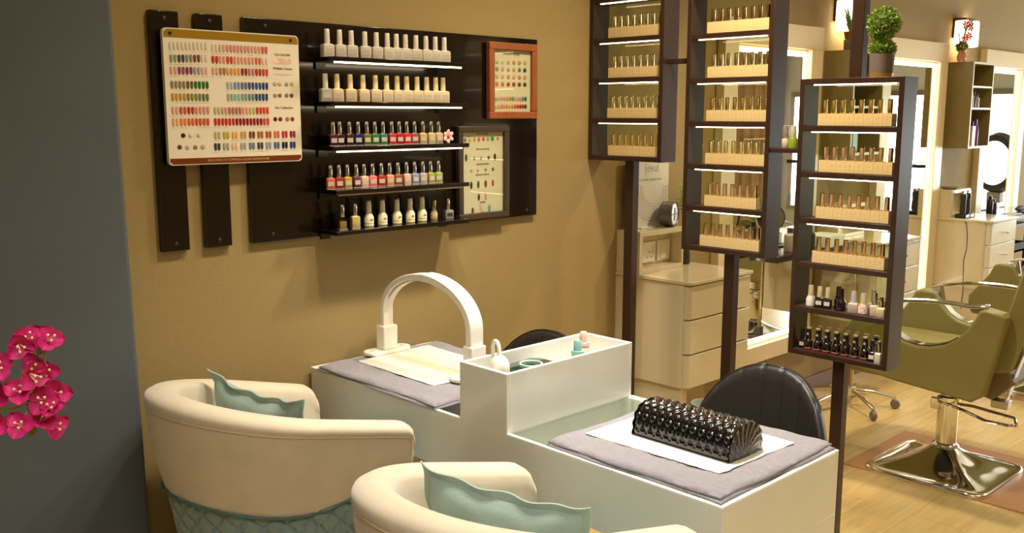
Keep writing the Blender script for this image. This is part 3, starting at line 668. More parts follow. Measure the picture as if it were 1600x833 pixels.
# topiary on the nearest cabinet
t = thing('potted_topiary', 'green two-ball topiary in a grey pot with gold base on top of the nearest cabinet', 'plant', (3.0, -1.205, 1.668))
px, py = 3.0, -1.192
obj('pot', MB().lathe([(.034, 1.681), (.0365, 1.681), (.0385, 1.742), (.034, 1.742), (.033, 1.732)], c=(px, py, 0), n=28), mat('grey_pot', (112, 98, 92), rough=.6, stretch=(1,1,1)), t)
obj('gold_base', MB().lathe([(.036, 1.6685), (.0365, 1.669), (.0365, 1.681)], c=(px, py, 0), n=28), mat('matte_gold', (196, 150, 62), rough=.35, metal=.6), t)
obj('stem', MB().tube([(px, py, 1.73), (px, py, 1.84)], .004), mat('brown_stem', (90, 66, 40)), t)
def leaf_ball(c, r, n, size, seed, squash=1.0):
    rnd = random.Random(seed); mb = MB()
    for i in range(n):
        d = Vector((rnd.gauss(0, 1), rnd.gauss(0, 1), rnd.gauss(0, 1))).normalized(); rr = r*rnd.uniform(.72, 1.03)
        p = Vector(c)+Vector((d.x*rr, d.y*rr, d.z*rr*squash))
        ax = (d+Vector((rnd.uniform(-.9, .9), rnd.uniform(-.9, .9), rnd.uniform(-.4, .9)))).normalized()
        sd = ax.cross(Vector((rnd.uniform(-1, 1), rnd.uniform(-1, 1), rnd.uniform(-1, 1)))).normalized(); nn = ax.cross(sd)
        s = size*rnd.uniform(.7, 1.2); w_ = s*.38
        mb.add([p-ax*s*.5, p+sd*w_*.5+nn*.0006, p+ax*s*.5, p-sd*w_*.5+nn*.0006, p+nn*w_*.18], [(0, 1, 4), (1, 2, 4), (2, 3, 4), (3, 0, 4)])
    return mb
M_LEAF = mat('box_leaf', (128, 158, 52), rough=.5, var=.35, vscale=60)
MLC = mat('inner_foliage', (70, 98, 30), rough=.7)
a = obj('foliage', leaf_ball((px, py, 1.836), .052, 1500, .012, 3), M_LEAF, t, smooth=None)
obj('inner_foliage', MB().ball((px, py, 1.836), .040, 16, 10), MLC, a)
a = obj('foliage', leaf_ball((px, py, 1.758), .042, 1000, .012, 5, .75), M_LEAF, t, smooth=None)
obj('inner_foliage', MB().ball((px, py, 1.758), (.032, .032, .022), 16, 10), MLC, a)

# ------------------------------------------------------------------ manicure desk
DX0, DX1, DY0, DY1, DZ0, DZ1 = 1.612, 2.110, -1.562, -.012, .590, .750
t = thing('manicure_desk', 'long white two-seat manicure desk with glass top, between the beige and black chairs', 'desk', ((DX0+DX1)/2, DY0, 0))
W_ = .016
mb = MB().box(DX0, DX0+W_, DY0, DY1, DZ0, DZ1-.004).box(DX1-W_, DX1, DY0, DY1, DZ0, DZ1-.004).box(DX0+W_, DX1-W_, DY0, DY0+W_, DZ0, DZ1-.004).box(DX0+W_, DX1-W_, DY1-W_, DY1, DZ0, DZ1-.004).box(DX0+W_, DX1-W_, DY0+W_, DY1-W_, DZ0, DZ0+.016)
mb.box(DX0+W_, DX1-W_, -.90, -.765, DZ0+.016, DZ1-.01)
obj('carcass', mb, M_WHITE, t, bevel=.001)
for ya, yb in ((DY0, -.9215), (-.7405, DY1)):
    e = MB().box(DX0, DX0+.011, ya, yb, DZ1-.004, DZ1).box(DX1-.011, DX1, ya, yb, DZ1-.004, DZ1)
    if ya == DY0: e.box(DX0+.011, DX1-.011, ya, ya+.011, DZ1-.004, DZ1)
    else: e.box(DX0+.011, DX1-.011, yb-.011, yb, DZ1-.004, DZ1)
    obj('rim', e, M_RIM, t)
    obj('glass_top', MB().box(DX0+.0125, DX1-.0125, ya+(.0125 if ya == DY0 else .001), yb-(.0125 if yb == DY1 else .001), DZ1-.007, DZ1-.0005), M_GLASS, t)
for y0, y1 in ((DY0, DY0+.018), (DY1-.018, DY1)):
    obj('end_panel', MB().box(DX0, DX1, y0, y1, 0.0005, DZ0), M_WHITE, t, bevel=.001)
BY0, BY1, BZ = -.921, -.741, .905
mb = MB().box(DX0, DX0+.012, BY0, BY1, DZ1-.004, BZ).box(DX1-.012, DX1, BY0, BY1, DZ1-.004, BZ).box(DX0+.012, DX1-.012, BY0, BY0+.010, DZ1-.004, BZ).box(DX0+.012, DX1-.012, BY1-.010, BY1, DZ1-.004, BZ)
mb.box(DX0+.012, DX1-.012, BY0+.01, BY1-.01, DZ1, .826)
bx_ = obj('divider_box', mb, M_WHITE, t, bevel=.0008)
mb = MB().box(DX0+.0005, DX0+.0115, BY0+.0005, BY1-.0005, BZ, BZ+.0008).box(DX1-.0115, DX1-.0005, BY0+.0005, BY1-.0005, BZ, BZ+.0008).box(DX0+.0115, DX1-.0115, BY0+.0005, BY0+.0095, BZ, BZ+.0008).box(DX0+.0115, DX1-.0115, BY1-.0095, BY1-.0005, BZ, BZ+.0008)
obj('box_rim', mb, M_RIM, bx_)
# sockets / bits seen through the glass
tag(obj('cable_box', MB().box(1.66, 1.74, -1.12, -1.05, .6065, .64), mat('pale_socket', (226, 220, 200)), loc=(1.66, -1.12, .6065), bevel=.004), 'small pale box lying inside the desk under the glass beside the divider', 'box')

def sheet(x0, x1, y0, y1, z0, th, seed, nx=46, ny=60, wob=.006, droop=None, edge=.004):
    """soft folded cloth slab with wavy outline"""
    rnd = random.Random(seed); ph = [rnd.uniform(0, 6.28) for _ in range(8)]
    def out(u, v):
        x = x0+(x1-x0)*u; y = y0+(y1-y0)*v
        x += wob*(math.sin(7*v+ph[0])*.5+math.sin(17*v+ph[1])*.25)*(1 if u in (0, 1) else 1)
        y += wob*(math.sin(6*u+ph[2])*.5+math.sin(15*u+ph[3])*.25)
        return x, y
    top = []; 
    for i in range(nx+1):
        row = []; u = i/nx
        for j in range(ny+1):
            v = j/ny; x, y = out(u, v)
            d = min(u*(x1-x0), (1-u)*(x1-x0), v*(y1-y0), (1-v)*(y1-y0)); r = th*.55
            hh = th if d > r else th-r+math.sqrt(max(0, r*r-(r-d)**2))
            hh += .0012*math.sin(23*u+9*v+ph[4])+.001*math.sin(31*v-11*u+ph[5])
            if d == 0: hh = th*.45
            row.append((x, y, z0+hh))
        top.append(row)
    mb = MB().grid(top)
    bot = [[(p[0], p[1], z0) for p in row] for row in top]
    mb2 = MB().grid(bot); o = len(mb.v); mb.add(mb2.v, mb2.f)
    N = ny+1; per = [(i, 0) for i in range(nx+1)]+[(nx, j) for j in range(1, ny+1)]+[(i, ny) for i in range(nx-1, -1, -1)]+[(0, j) for j in range(ny-1, 0, -1)]
    for k in range(len(per)):
        a = per[k]; b = per[(k+1) % len(per)]; ia, ib = a[0]*N+a[1], b[0]*N+b[1]
        mb.f.append((ia, ib, ib+o, ia+o))
    return mb
def towel(x0, x1, y0, y1, seed, label, nap, skew=0):
    t = thing('towel', label, 'towel', (x0, y0, .7502), group='grey towels on the desk')
    mb = sheet(x0, x1, y0, y1, .7504, .0085, seed); mb2 = sheet(x0+.003, x1-.002, y0+.004, y1-.003, .7578, .009, seed+9)
    S_ = Matrix(((1, skew, 0, -skew*y0), (0, 1, 0, 0), (0, 0, 1, 0), (0, 0, 0, 1)))
    obj('lower_fold', mb.xform(S_), M_TOWEL, t, smooth=70); obj('upper_fold', mb2.xform(S_), M_TOWEL, t, smooth=70)
    return t
towel(1.606, 2.098, -.640, -.055, 11, 'lilac grey folded towel under the arched lamp at the wall end of the desk', None)
towel(1.622, 2.108, -1.552, -1.050, 23, 'lilac grey folded towel under the black hand cushion', None)
def napkin(poly, z, label, seed):
    rnd = random.Random(seed); P = []
    n = len(poly); pts = []
    for i in range(n):
        a = Vector(poly[i]); b = Vector(poly[(i+1) % n]); k = max(2, int((b-a).length/.012))
        for q in range(k):
            p = a.lerp(b, q/k); nn = Vector((-(b-a).y, (b-a).x)).normalized(); pts.append(p+nn*rnd.uniform(-.0018, .0018))
    mb = MB().prism([(p.x, p.y) for p in pts], 'z', z, z+.0012)
    c = sum((p for p in pts), Vector((0, 0)))/len(pts)
    o = obj('napkin', mb, M_NAPK, loc=(c.x, c.y, z)); tag(o, label, 'napkin', 'white napkins on the towels')
napkin([(1.716, -.505), (2.00, -.515), (2.02, -.105), (1.72, -.118)], .7685, 'off-white gauze napkin on the towel beneath the arched lamp', 1)
napkin([(1.728, -1.478), (2.03, -1.488), (2.035, -1.095), (1.716, -1.092)], .7685, 'off-white gauze napkin under the black quilted hand cushion', 2)

# quilted hand cushion
def hand_rest():
    t = thing('hand_rest_cushion', 'glossy black quilted half-round hand rest with heart stitching on the napkin', 'cushion', (1.86, -1.46, .7698))
    y0, y1, xc, hw, H, z0 = -1.458, -1.178, 1.864, .070, .078, .7700
    def prof(s):   # s 0..1 along the outline from near base (low x) over the top to the far base
        a = PI*s; cx = -math.cos(a); sz = math.sin(a)
        x = xc+hw*math.copysign(abs(cx)**.75, cx); zz = z0+H*abs(sz)**.72
        return x, zz
    def heart(u, v):  # implicit heart value in a cell, 1 inside .. 0 on seam
        v = v*1.15+.12; d = (u*1.15)**2+(v-.62*math.sqrt(abs(u)+1e-6))**2
        return max(0.0, 1-d/.62)
    NU, NV = 110, 190; P = []; cell = .0235
    Ls = [0]; pr = [prof(i/400) for i in range(401)]
    for i in range(400): Ls.append(Ls[-1]+math.hypot(pr[i+1][0]-pr[i][0], pr[i+1][1]-pr[i][1]))
    def at(l):
        for i in range(400):
            if Ls[i+1] >= l: f = (l-Ls[i])/(Ls[i+1]-Ls[i]); return pr[i][0]*(1-f)+pr[i+1][0]*f, pr[i][1]*(1-f)+pr[i+1][1]*f
        return pr[-1]
    LT = Ls[-1]; base = []
    for i in range(NU+1):
        l = LT*i/NU; a = at(max(0, l-.002)); b = at(min(LT, l+.002)); p = at(l)
        tx, tz = b[0]-a[0], b[1]-a[1]; n_ = math.hypot(tx, tz) or 1; base.append((p, (-tz/n_, tx/n_), l))
    for (x, zz), (nx, nz), l in base:
        row = []
        for j in range(NV+1):
            y = y0+(y1-y0)*j/NV
            r_ = int(l//(cell*.86)); yy = y+(cell/2 if r_ % 2 else 0)
            u = ((yy/cell) % 1)*2-1; v = ((l/(cell*.86)) % 1)*2-1
            if l > LT/2: v = -v
            h = min(1, heart(u, v)*2.4)**.8*.0028 if .012 < l < LT-.012 else .001
            e = min(y-y0, y1-y); ed = -.010*max(0, 1-e/.012)**2
            row.append((x-nx*(h+ed)*-1 if False else x+nx*(h+ed), y, max(z0, zz+nz*(h+ed))))
        P.append(row)
    body = MB().grid(P); o = obj('cover', body, M_BLKP, t, smooth=80)
    for yy, sg in ((y0, -1), (y1, 1)):
        rows = []
        for k in range(9):
            f = k/8
            rows.append([(xc+(x-xc)*(1-f)*1.0, yy+sg*(.004*math.sin(f*PI*.5)+.0016*math.sin(l*260+k*1.6)*(1-f)), z0+(zz-z0)*(1-f)) for ((x, zz), nrm, l) in base])
        obj('end_panel', MB().grid(rows), mat('black_patent_ruched', (26, 17, 14), rough=.2, coat=.6, bump=.8, bscale=90), t, smooth=80)
    obj('piping', MB().tube([(xc-hw-.001, y0, z0+.003), (xc-hw-.001, y1, z0+.003)], .0022), M_BLKP, t)
    obj('base_panel', MB().box(xc-hw, xc+hw, y0, y1, z0, z0+.003), M_BLKP, t)
hand_rest()

# arched desk lamp
t = thing('arch_lamp', 'white arched manicure lamp spanning the napkin at the wall end of the desk', 'lamp', (1.86, -.29, .7698))
LX, YA, YB, Z0 = 1.862, -.085, -.520, .7700
def oval(x, y, z0, z1, rx, ry, mb, n=28):
    mb.prism([(x+(rx-ry)*(1 if math.cos(2*PI*k/n) > 0 else -1)+ry*math.cos(2*PI*k/n), y+ry*math.sin(2*PI*k/n)) for k in range(n)], 'z', z0, z1); return mb
for y in (YA, YB):
    f = obj('foot', oval(LX, y, Z0, Z0+.012, .088, .034, MB()), M_LAMPW, t, bevel=.003)
    for sx in (-.062, .062): obj('foot_pad', MB().lathe([(.008, Z0+.012), (.008, Z0+.0135)], c=(LX+sx, y, 0), n=14), mat('grey_pad', (206, 200, 190), rough=.5), f)
    obj('socket_post', MB().box(LX-.028, LX+.028, y-.022, y+.022, Z0+.012, Z0+.092 if y == YA else Z0+.098), M_LAMPW, t, bevel=.004)
aa = (YA-YB)/2; yc = (YA+YB)/2; zb = .865; H = .184
ZT = .05
def arc(a0, a1, n=30): return [(LX, yc+aa*math.cos(a0+(a1-a0)*k/n), zb+ZT+(H-ZT)*math.sin(a0+(a1-a0)*k/n)) for k in range(n+1)]
obj('arch', MB().band([(LX, YA, Z0+.085), (LX, YA, zb+ZT*.6)]+arc(0, PI/2+.06), (1, 0, 0), .040, .019), M_LAMPW, t, bevel=.003, smooth=35)
obj('arch', MB().band(arc(PI/2-.05, PI)+[(LX, YB, zb+ZT*.6), (LX, YB, Z0+.09)], (1, 0, 0), .052, .024), M_LAMPW, t, bevel=.003, smooth=35)
obj('light_diffuser', MB().band([(p[0], yc+(p[1]-yc)*.935, p[2]-.0125) for p in arc(.35, PI-.35)], (1, 0, 0), .022, .003), mat('lamp_diffuser', (244, 240, 226), rough=.5), t)
obj('hinge', MB().lathe([(.006, -.024), (.006, .024)], n=12, M=Matrix.Rotation(PI/2, 4, 'Y'), c=(LX, yc-.006, zb+H+.004)), M_LAMPW, t)

# mini lamp at the divider box
t = thing('mini_lamp', 'small white dome lamp on a curled neck at the near corner of the divider box', 'lamp', (1.66, -.80, .826))
hx, hy = 1.648, -.856
obj('lamp_head', MB().lathe([(.0265, .894), (.0272, .896), (.0262, .912), (.021, .926), (.012, .935), (.003, .938), (.0005, .938)], c=(hx, hy, 0), n=28), M_LAMPW, t)
obj('lamp_lens', MB().lathe([(.022, .8935), (.022, .895)], c=(hx, hy, 0), n=24), mat('violet_lens', (210, 200, 210), rough=.3), t)
nk = [(hx, hy, .936)]+[(hx+.001*k, hy+.002+.018*(1-math.cos(PI*k/12)), .942+.028*math.sin(PI*k/12)) for k in range(0, 13)]+[(1.665, hy+.040, .90), (1.667, hy+.042, .85)]
obj('neck', MB().tube(nk, .0056, 12), M_LAMPW, t)
obj('clip_base', MB().box(1.655, 1.685, hy+.028, hy+.056, .8265, .856), M_LAMPW, t, bevel=.004)
# green tray
t = thing('green_tray', 'dark green glass tray with a round ring recess inside the divider box', 'tray', (1.80, -.83, .8265))
obj('tray_body', MB().prism([(1.725+.0, -.785), (1.84, -.775), (1.862, -.80), (1.862, -.86), (1.74, -.885), (1.718, -.87), (1.715, -.80)], 'z', .8265, .882), mat('dark_green_glass', (34, 62, 44), rough=.1, coat=.8), t, bevel=.004)
obj('ring', MB().tube([(1.79+.030*math.cos(2*PI*k/28), -.83+.030*math.sin(2*PI*k/28), .8835) for k in range(28)], .0035, 8, closed=True), mat('pale_green_glass', (170, 200, 186), rough=.15, coat=.6), t)
obj('slot', MB().box(1.722, 1.735, -.87, -.85, .882, .885), M_SILVER, t)
def spray(x, y, c, label, capc, h=.05):
    t = thing('spray_bottle', label, 'bottle', (x, y, .8265), 0, 'small spray bottles in the divider box')
    obj('bottle_body', MB().lathe([(.017, .8265), (.019, .828), (.019, .866+h-.05), (.0175, .872+h-.05), (.010, .876+h-.05)], c=(x, y, 0), n=20), mat('body_'+capc, c, rough=.3, coat=.3), t)
    obj('collar', MB().lathe([(.0185, .876+h-.05), (.0185, .886+h-.05)], c=(x, y, 0), n=20), mat('collar_'+capc, tuple(min(255, int(v*.95)) for v in c), rough=.35), t)
    obj('nozzle', MB().lathe([(.0125, .886+h-.05), (.0115, .912+h-.05), (.009, .916+h-.05)], c=(x, y, 0), n=18).box(x-.013, x, y-.003, y+.003, .898+h-.05, .905+h-.05), mat('nozzle_'+capc, tuple(min(255, int(v*.9)) for v in c), rough=.35), t)
spray(1.967, -.84, (150, 200, 196), 'small pale teal spray bottle inside the divider box', 'teal', .056)
spray(2.025, -.81, (240, 206, 196), 'small pale pink spray bottle inside the divider box', 'pink', .066)

# ------------------------------------------------------------------ beige tub chairs
def tub_chair(loc, label, pil, rz=0):
    """local: opening towards +x, centre of the back at -x"""
    t = thing('tub_chair', label, 'chair', loc, rz, 'beige and teal tub chairs', local=True)
    R = .250; XF = .252; X0_ = -.035      # centreline radius, arm front, centre of the round back
    path = []
    n1 = 22
    for k in range(n1+1): path.append((XF+(X0_-XF)*k/n1, -R, 0, -1))
    n2 = 34
    for k in range(1, n2): a = PI*k/n2; path.append((X0_-R*1.04*math.sin(a), -R*math.cos(a), -math.sin(a), -math.cos(a)))
    for k in range(n1+1): path.append((X0_+(XF-X0_)*k/n1, R, 0, 1))
    d = [0]
    for i in range(1, len(path)): d.append(d[-1]+math.hypot(path[i][0]-path[i-1][0], path[i][1]-path[i-1][1]))
    LT = d[-1]
    def rim(i):
        x = path[i][0]; return .804-.245*x
    def seam(i):
        x = path[i][0]; f = (x+.29)/.5; return .618-.045*math.sin(PI*min(1, max(0, f)))-.0*(x)
    def section(i, zlo, tk, rr=1.0):
        x, y, nx, ny = path[i]; e = min(d[i], LT-d[i]); r = .032; fall = r-math.sqrt(max(0, r*r-(r-min(e, r))**2))
        H = rim(i)-fall*.95; sh = 1-.12*max(0, 1-e/.012); P = []
        t2 = tk/2*sh
        def o(off, z):
            lean = -.17*max(0, (.80-z))    # narrower towards the floor
            return (x+nx*(off+lean), y+ny*(off+lean), z)
        P.append(o(t2*.86, zlo)); 
        for q in range(5): z = zlo+(H-.05-zlo)*(q+1)/5; P.append(o(t2*(.9+.12*math.sin(PI*(q+1)/6)), z))
        P.append(o(t2*.94, H-.042)); P.append(o(t2*1.02, H-.034))
        for q in range(7): a = PI*q/6; P.append(o(t2*math.cos(a)*1.04, H-.022+.022*math.sin(a)))
        P.append(o(-t2*1.0, H-.05)); P.append(o(-t2*.95, (H+zlo)/2)); P.append(o(-t2*.9, zlo))
        return P
    rows = [section(i, seam(i), .078) for i in range(len(path))]
    mb = MB().grid(rows); V = len(rows[0])
    mb.f.append(tuple(range(V))); mb.f.append(tuple((len(rows)-1)*V+k for k in range(V-1, -1, -1)))
    for u in range(len(rows)-1): mb.f.append((u*V, u*V+V-1, (u+1)*V+V-1, (u+1)*V))
    sh = obj('shell', mb, M_VELV, t, smooth=50)
    # piping seam just below the rim, running down the arm fronts
    pp = []
    for i in range(1, len(path)-1):
        s = section(i, seam(i), .078); pp.append((s[6][0]*1.0+path[i][2]*.001, s[6][1]+path[i][3]*.001, s[6][2]+.004))
    f0 = section(1, seam(1), .078); f1 = section(len(path)-2, seam(1), .078)
    pts = [(f0[1][0]+.0, f0[1][1]-.001, f0[1][2]), (f0[4][0], f0[4][1]-.001, f0[4][2])]+pp+[(f1[4][0], f1[4][1]+.001, f1[4][2]), (f1[1][0], f1[1][1]+.001, f1[1][2])]
    obj('piping', MB().tube(pts, .0028, 6), M_VELV, sh)
    # teal quilted lower shell
    rows = []
    NS = 260; NZ = 60; cell = .062
    for k in range(NS+1):
        l = LT*k/NS; i = max(j for j in range(len(d)) if d[j] <= l+1e-9); i = min(i, len(d)-2); f = (l-d[i])/(d[i+1]-d[i])
        x = path[i][0]*(1-f)+path[i+1][0]*f; y = path[i][1]*(1-f)+path[i+1][1]*f
        nx = path[i][2]*(1-f)+path[i+1][2]*f; ny = path[i][3]*(1-f)+path[i+1][3]*f; zt = seam(i)*(1-f)+seam(i+1)*f
        row = []
        for j in range(NZ+1):
            z = .15+(zt-.15)*j/NZ; u = (l+z)/cell; v = (l-z)/cell
            g = min(abs((u % 1)-.5), abs((v % 1)-.5)); g = min(abs(u-round(u)), abs(v-round(v))); q = min(1, g/.16); bul = .010*(1-(1-q)**2)
            off = .022-.17*(.80-z)+bul
            row.append((x+nx*off, y+ny*off, z))
        rows.append(row)
    lo = obj('quilted_base', MB().grid(rows), M_TEAL, t, smooth=60)
    inner = MB()
    inner.grid([[(p[0]*.80, p[1]*.80, p[2]) for p in (r[0], r[-1])] for r in rows])
    obj('base_lining', inner, M_TEAL, t)
    obj('seam_piping', MB().tube([(r[-1][0]*1.022, r[-1][1]*1.022, r[-1][2]) for r in rows[::4]], .0045, 8), mat('dark_teal_piping', (84, 112, 108), rough=.7), t)
    # seat cushion
    P = []
    for k in range(41):
        a = 2*PI*k/40; ca, sa = math.cos(a), math.sin(a)
        x = (.235 if ca > 0 else .235)*math.copysign(abs(ca)**.6, ca); y = .205*math.copysign(abs(sa)**.6, sa)
        P.append([(x*.9, y*.9, .30), (x, y, .32), (x, y, .43), (x*.97, y*.97, .455), (x*.8, y*.8, .468), (x*.3, y*.3, .472), (0, 0, .472)])
    obj('seat_cushion', MB().grid(P), M_TEAL, t, smooth=60)
    P = []
    for k in range(41):
        a = 2*PI*k/40; P.append([(.24*math.cos(a), .22*math.sin(a), .14), (.25*math.cos(a), .23*math.sin(a), .155), (.24*math.cos(a), .22*math.sin(a), .30)])
    obj('seat_frame', MB().grid(P), M_TEAL, t)
    for sx in (-.18, .18):
        for sy in (-.17, .17):
            obj('leg', MB().lathe([(.010, 0), (.013, .01), (.018, .15)], c=(sx, sy, 0), n=12), mat('walnut_leg', (92, 58, 36), rough=.4), t)
    return t
def throw_pillow(loc, label, w, h, M, seed=0, cv=.12):
    t = thing('throw_pillow', label, 'cushion', loc, 0, 'teal cushions in the tub chairs', local=True)
    rnd = random.Random(seed); ph = [rnd.uniform(0, 6) for _ in range(6)]
    def surf(sg):
        P = []
        for i in range(31):
            row = []
            for j in range(31):
                u = i/15-1; v = j/15-1
                th = .050*(max(0, 1-u**4)*max(0, 1-v**4))**.6
                x = u*w/2*(1-cv*.5*(1-v*v)*abs(u)); y = v*h/2*(1-cv*(1-u*u)*abs(v))
                wr = .0022*math.sin(9*u+7*v*v+ph[0])+.0018*math.sin(14*v-6*u+ph[1])
                row.append(M @ Vector((x, y, sg*(th+.001)+wr*(1-max(abs(u), abs(v))**6))))
            P.append(row)
        return P
    mb = MB().grid(surf(1)); q = MB().grid(surf(-1)); mb.add(q.v, q.f)
    c = obj('cover', mb, M_TEALC, t, smooth=70)
    N = 160; P = []
    for k in range(N):
        s = k/N*4; sd = int(s); f = s-sd
        e = [(-1+2*f, -1), (1, -1+2*f), (1-2*f, 1), (-1, 1-2*f)][sd]
        wav = .006*math.sin(k*.55+ph[2])+.004*math.sin(k*.23+ph[3])
        sc_ = 1.0
        a = Vector((e[0]*w/2*.97, e[1]*h/2*.97, 0)); o_ = Vector((e[0], e[1], 0)); l = max(abs(o_.x), abs(o_.y)); o_ = Vector((e[0]*w/2, e[1]*h/2, 0)).normalized()
        kx, ky = 1-cv*.5*(1-e[1]**2)*abs(e[0]), 1-cv*(1-e[0]**2)*abs(e[1])
        a = Vector((a.x*kx, a.y*ky, 0)); b = Vector((e[0]*(w/2+.016)*kx, e[1]*(h/2+.016)*ky, wav))
        nrm = Vector((0, 0, .0022))
        P.append([M @ (a+nrm), M @ (b+nrm), M @ (b-nrm), M @ (a-nrm)])
    P.append(P[0])
    obj('flange', MB().grid(P), M_TEALC, t, smooth=60)
    return t
# pillow frames: local z = face normal, local y = up edge, x = along the top edge
def frame_M(c, xdir, ydir):
    x = Vector(xdir).normalized(); y = Vector(ydir); y = (y-x*y.dot(x)).normalized(); z = x.cross(y)
    return Matrix.Translation(Vector(c)) @ Matrix((x, y, z)).transposed().to_4x4()
tub_chair((1.262, -.405, 0), 'beige velvet tub chair with teal quilted base, nearer to the tan wall', None)
tub_chair((1.262, -1.318, 0), 'beige velvet tub chair with teal quilted base in the foreground, cut by the frame', None)
Mp = frame_M((0, 0, 0), (.17, -1, -.05), (-.22, 0, 1))
throw_pillow((1.238, -.380, .670), 'teal cushion with frilled edge in the tub chair nearer to the wall', .35, .35, Mp, 1, .17)
throw_pillow((1.228, -1.318, .668), 'teal cushion with frilled edge in the foreground tub chair', .34, .35, frame_M((0, 0, 0), (.32, -1, -.06), (-.20, 0, 1)), 2, .13)

# ------------------------------------------------------------------ black round-back chairs
def black_chair(loc, label, rz=0):
    """local: sitter faces -x; back on +x side"""
    t = thing('dining_chair', label, 'chair', loc, rz, 'black round-backed chairs', local=True)
    def shape(inner, chan=True):
        P = []; NU, NV = 72, 26
        for i in range(NU+1):
            s = i/NU*2-1; row = []
            for j in range(NV+1):
                v = j/NV
                topz = .50+.272*math.sqrt(max(0, 1-abs(s)**2.25))
                z = .46+(topz-.46)*v
                wd = .232*(.93+.07*min(1, (z-.46)/.12))
                y = s*wd; x = .0-.085*(abs(s)**2.2)+.05*(z-.46)
                ch = abs(((s*3.5)+.5) % 1-.5)*2
                gro = .0045*min(1, (1-abs(1-((s*3.5+.5) % 1)*2))*4) if chan else 0
                edge = .012*min(1, min(1-abs(s), (1-v))*9)**.5 if inner else 0
                row.append((x-(.010+gro+edge if inner else -.012), y, z))
            P.append(row)
        return P
    A = shape(True); B = shape(False, False)
    mb = MB().grid(A); q = MB().grid(B); o = len(mb.v); mb.add(q.v, q.f)
    NU, NV = 72, 26; N = NV+1
    per = [(i, NV) for i in range(NU+1)]
    for k in range(NU): mb.f.append((k*N+NV, (k+1)*N+NV, (k+1)*N+NV+o, k*N+NV+o)); mb.f.append((k*N, (k+1)*N, (k+1)*N+o, k*N+o))
    b = obj('backrest', mb, M_BLKL, t, smooth=65)
    pts = [A[i][NV] for i in range(0, NU+1)]
    pts = [(p[0]+.004, p[1]*1.006, p[2]+.001) for p in pts]
    pts = [A[0][4], A[0][14]] + pts + [A[NU][14], A[NU][4]]
    obj('piping', MB().tube(pts, .004, 8), mat('black_piping', (24, 22, 22), rough=.4), b)
    P = []
    for k in range(41):
        a = 2*PI*k/40; ca, sa = math.cos(a), math.sin(a); x = -.215+.215*math.copysign(abs(ca)**.75, ca); y = .215*math.copysign(abs(sa)**.75, sa)
        cx = -.215
        P.append([(cx+(x-cx)*.95, y*.95, .40), (x, y, .415), (x, y, .445), (cx+(x-cx)*.93, y*.93, .465), (cx+(x-cx)*.5, y*.5, .472), (cx, 0, .473)])
    obj('seat', MB().grid(P), M_BLKL, t, smooth=60)
    obj('seat_pan', MB().prism([(-.40, -.16), (-.03, -.18), (-.03, .18), (-.40, .16)], 'z', .385, .402), M_BLACK, t)
    obj('back_support', MB().box(.0, .02, -.12, .12, .40, .52), M_BLACK, t, bevel=.004)
    for sx, sy in ((-.36, -.16), (-.36, .16), (-.05, -.16), (-.05, .16)):
        obj('leg', MB().tube([(sx, sy, .388), (sx+(-.04 if sx < -.2 else .05), sy*1.25, .003)], [.014, .009], 10), M_BLACK, t)
    return t
black_chair((2.612, -1.085, 0), 'black leather round-backed chair with vertical stitching beyond the hand cushion')
black_chair((2.46, -.258, 0), 'black leather round-backed chair mostly hidden behind the divider box by the wall')

# ------------------------------------------------------------------ styling stations on the wall
def station_mirror(x0, x1, label):
    t = thing('styling_mirror', label, 'mirror', ((x0+x1)/2, 0, .29), group='cream framed mirrors with light strips')
    z0, z1, w_, dpt = .29, 2.0, .115, .045
    mb = MB().box(x0, x1, -dpt, 0, z1-w_, z1).box(x0, x1, -dpt, 0, z0, z0+w_*.75).box(x0, x0+w_, -dpt, 0, z0+w_*.75, z1-w_).box(x1-w_, x1, -dpt, 0, z0+w_*.75, z1-w_)
    obj('frame', mb, mat('cream_mirror_frame', (222, 204, 166), rough=.35), t, bevel=.002)
    a, b, c, e = x0+w_+.012, x1-w_-.012, z0+w_*.75+.012, z1-w_-.012
    mb = MB().box(a-.012, b+.012, -.012, 0, c-.012, e+.012)
    obj('recess_backing', mb, mat('gold_reveal', (226, 190, 120), rough=.3), t)
    L = .026
    mb = MB().box(a, b, -.018, -.0125, e-L, e).box(a, b, -.018, -.0125, c, c+L).box(a, a+L, -.018, -.0125, c+L, e-L).box(b-L, b, -.018, -.0125, c+L, e-L)
    obj('light_strip', mb, M_LEDC, t)
    obj('mirror_glass', MB().box(a+L, b-L, -.0165, -.0125, c+L, e-L), M_MIRROR, t)
    return t
station_mirror(3.85, 4.762, 'tall cream framed mirror with lit border behind the middle and nearest cabinets')
station_mirror(5.47, 6.386, 'tall cream framed mirror with lit border right of the topiary')
station_mirror(7.03, 7.87, 'cream framed mirror with lit border at the right edge of the picture')

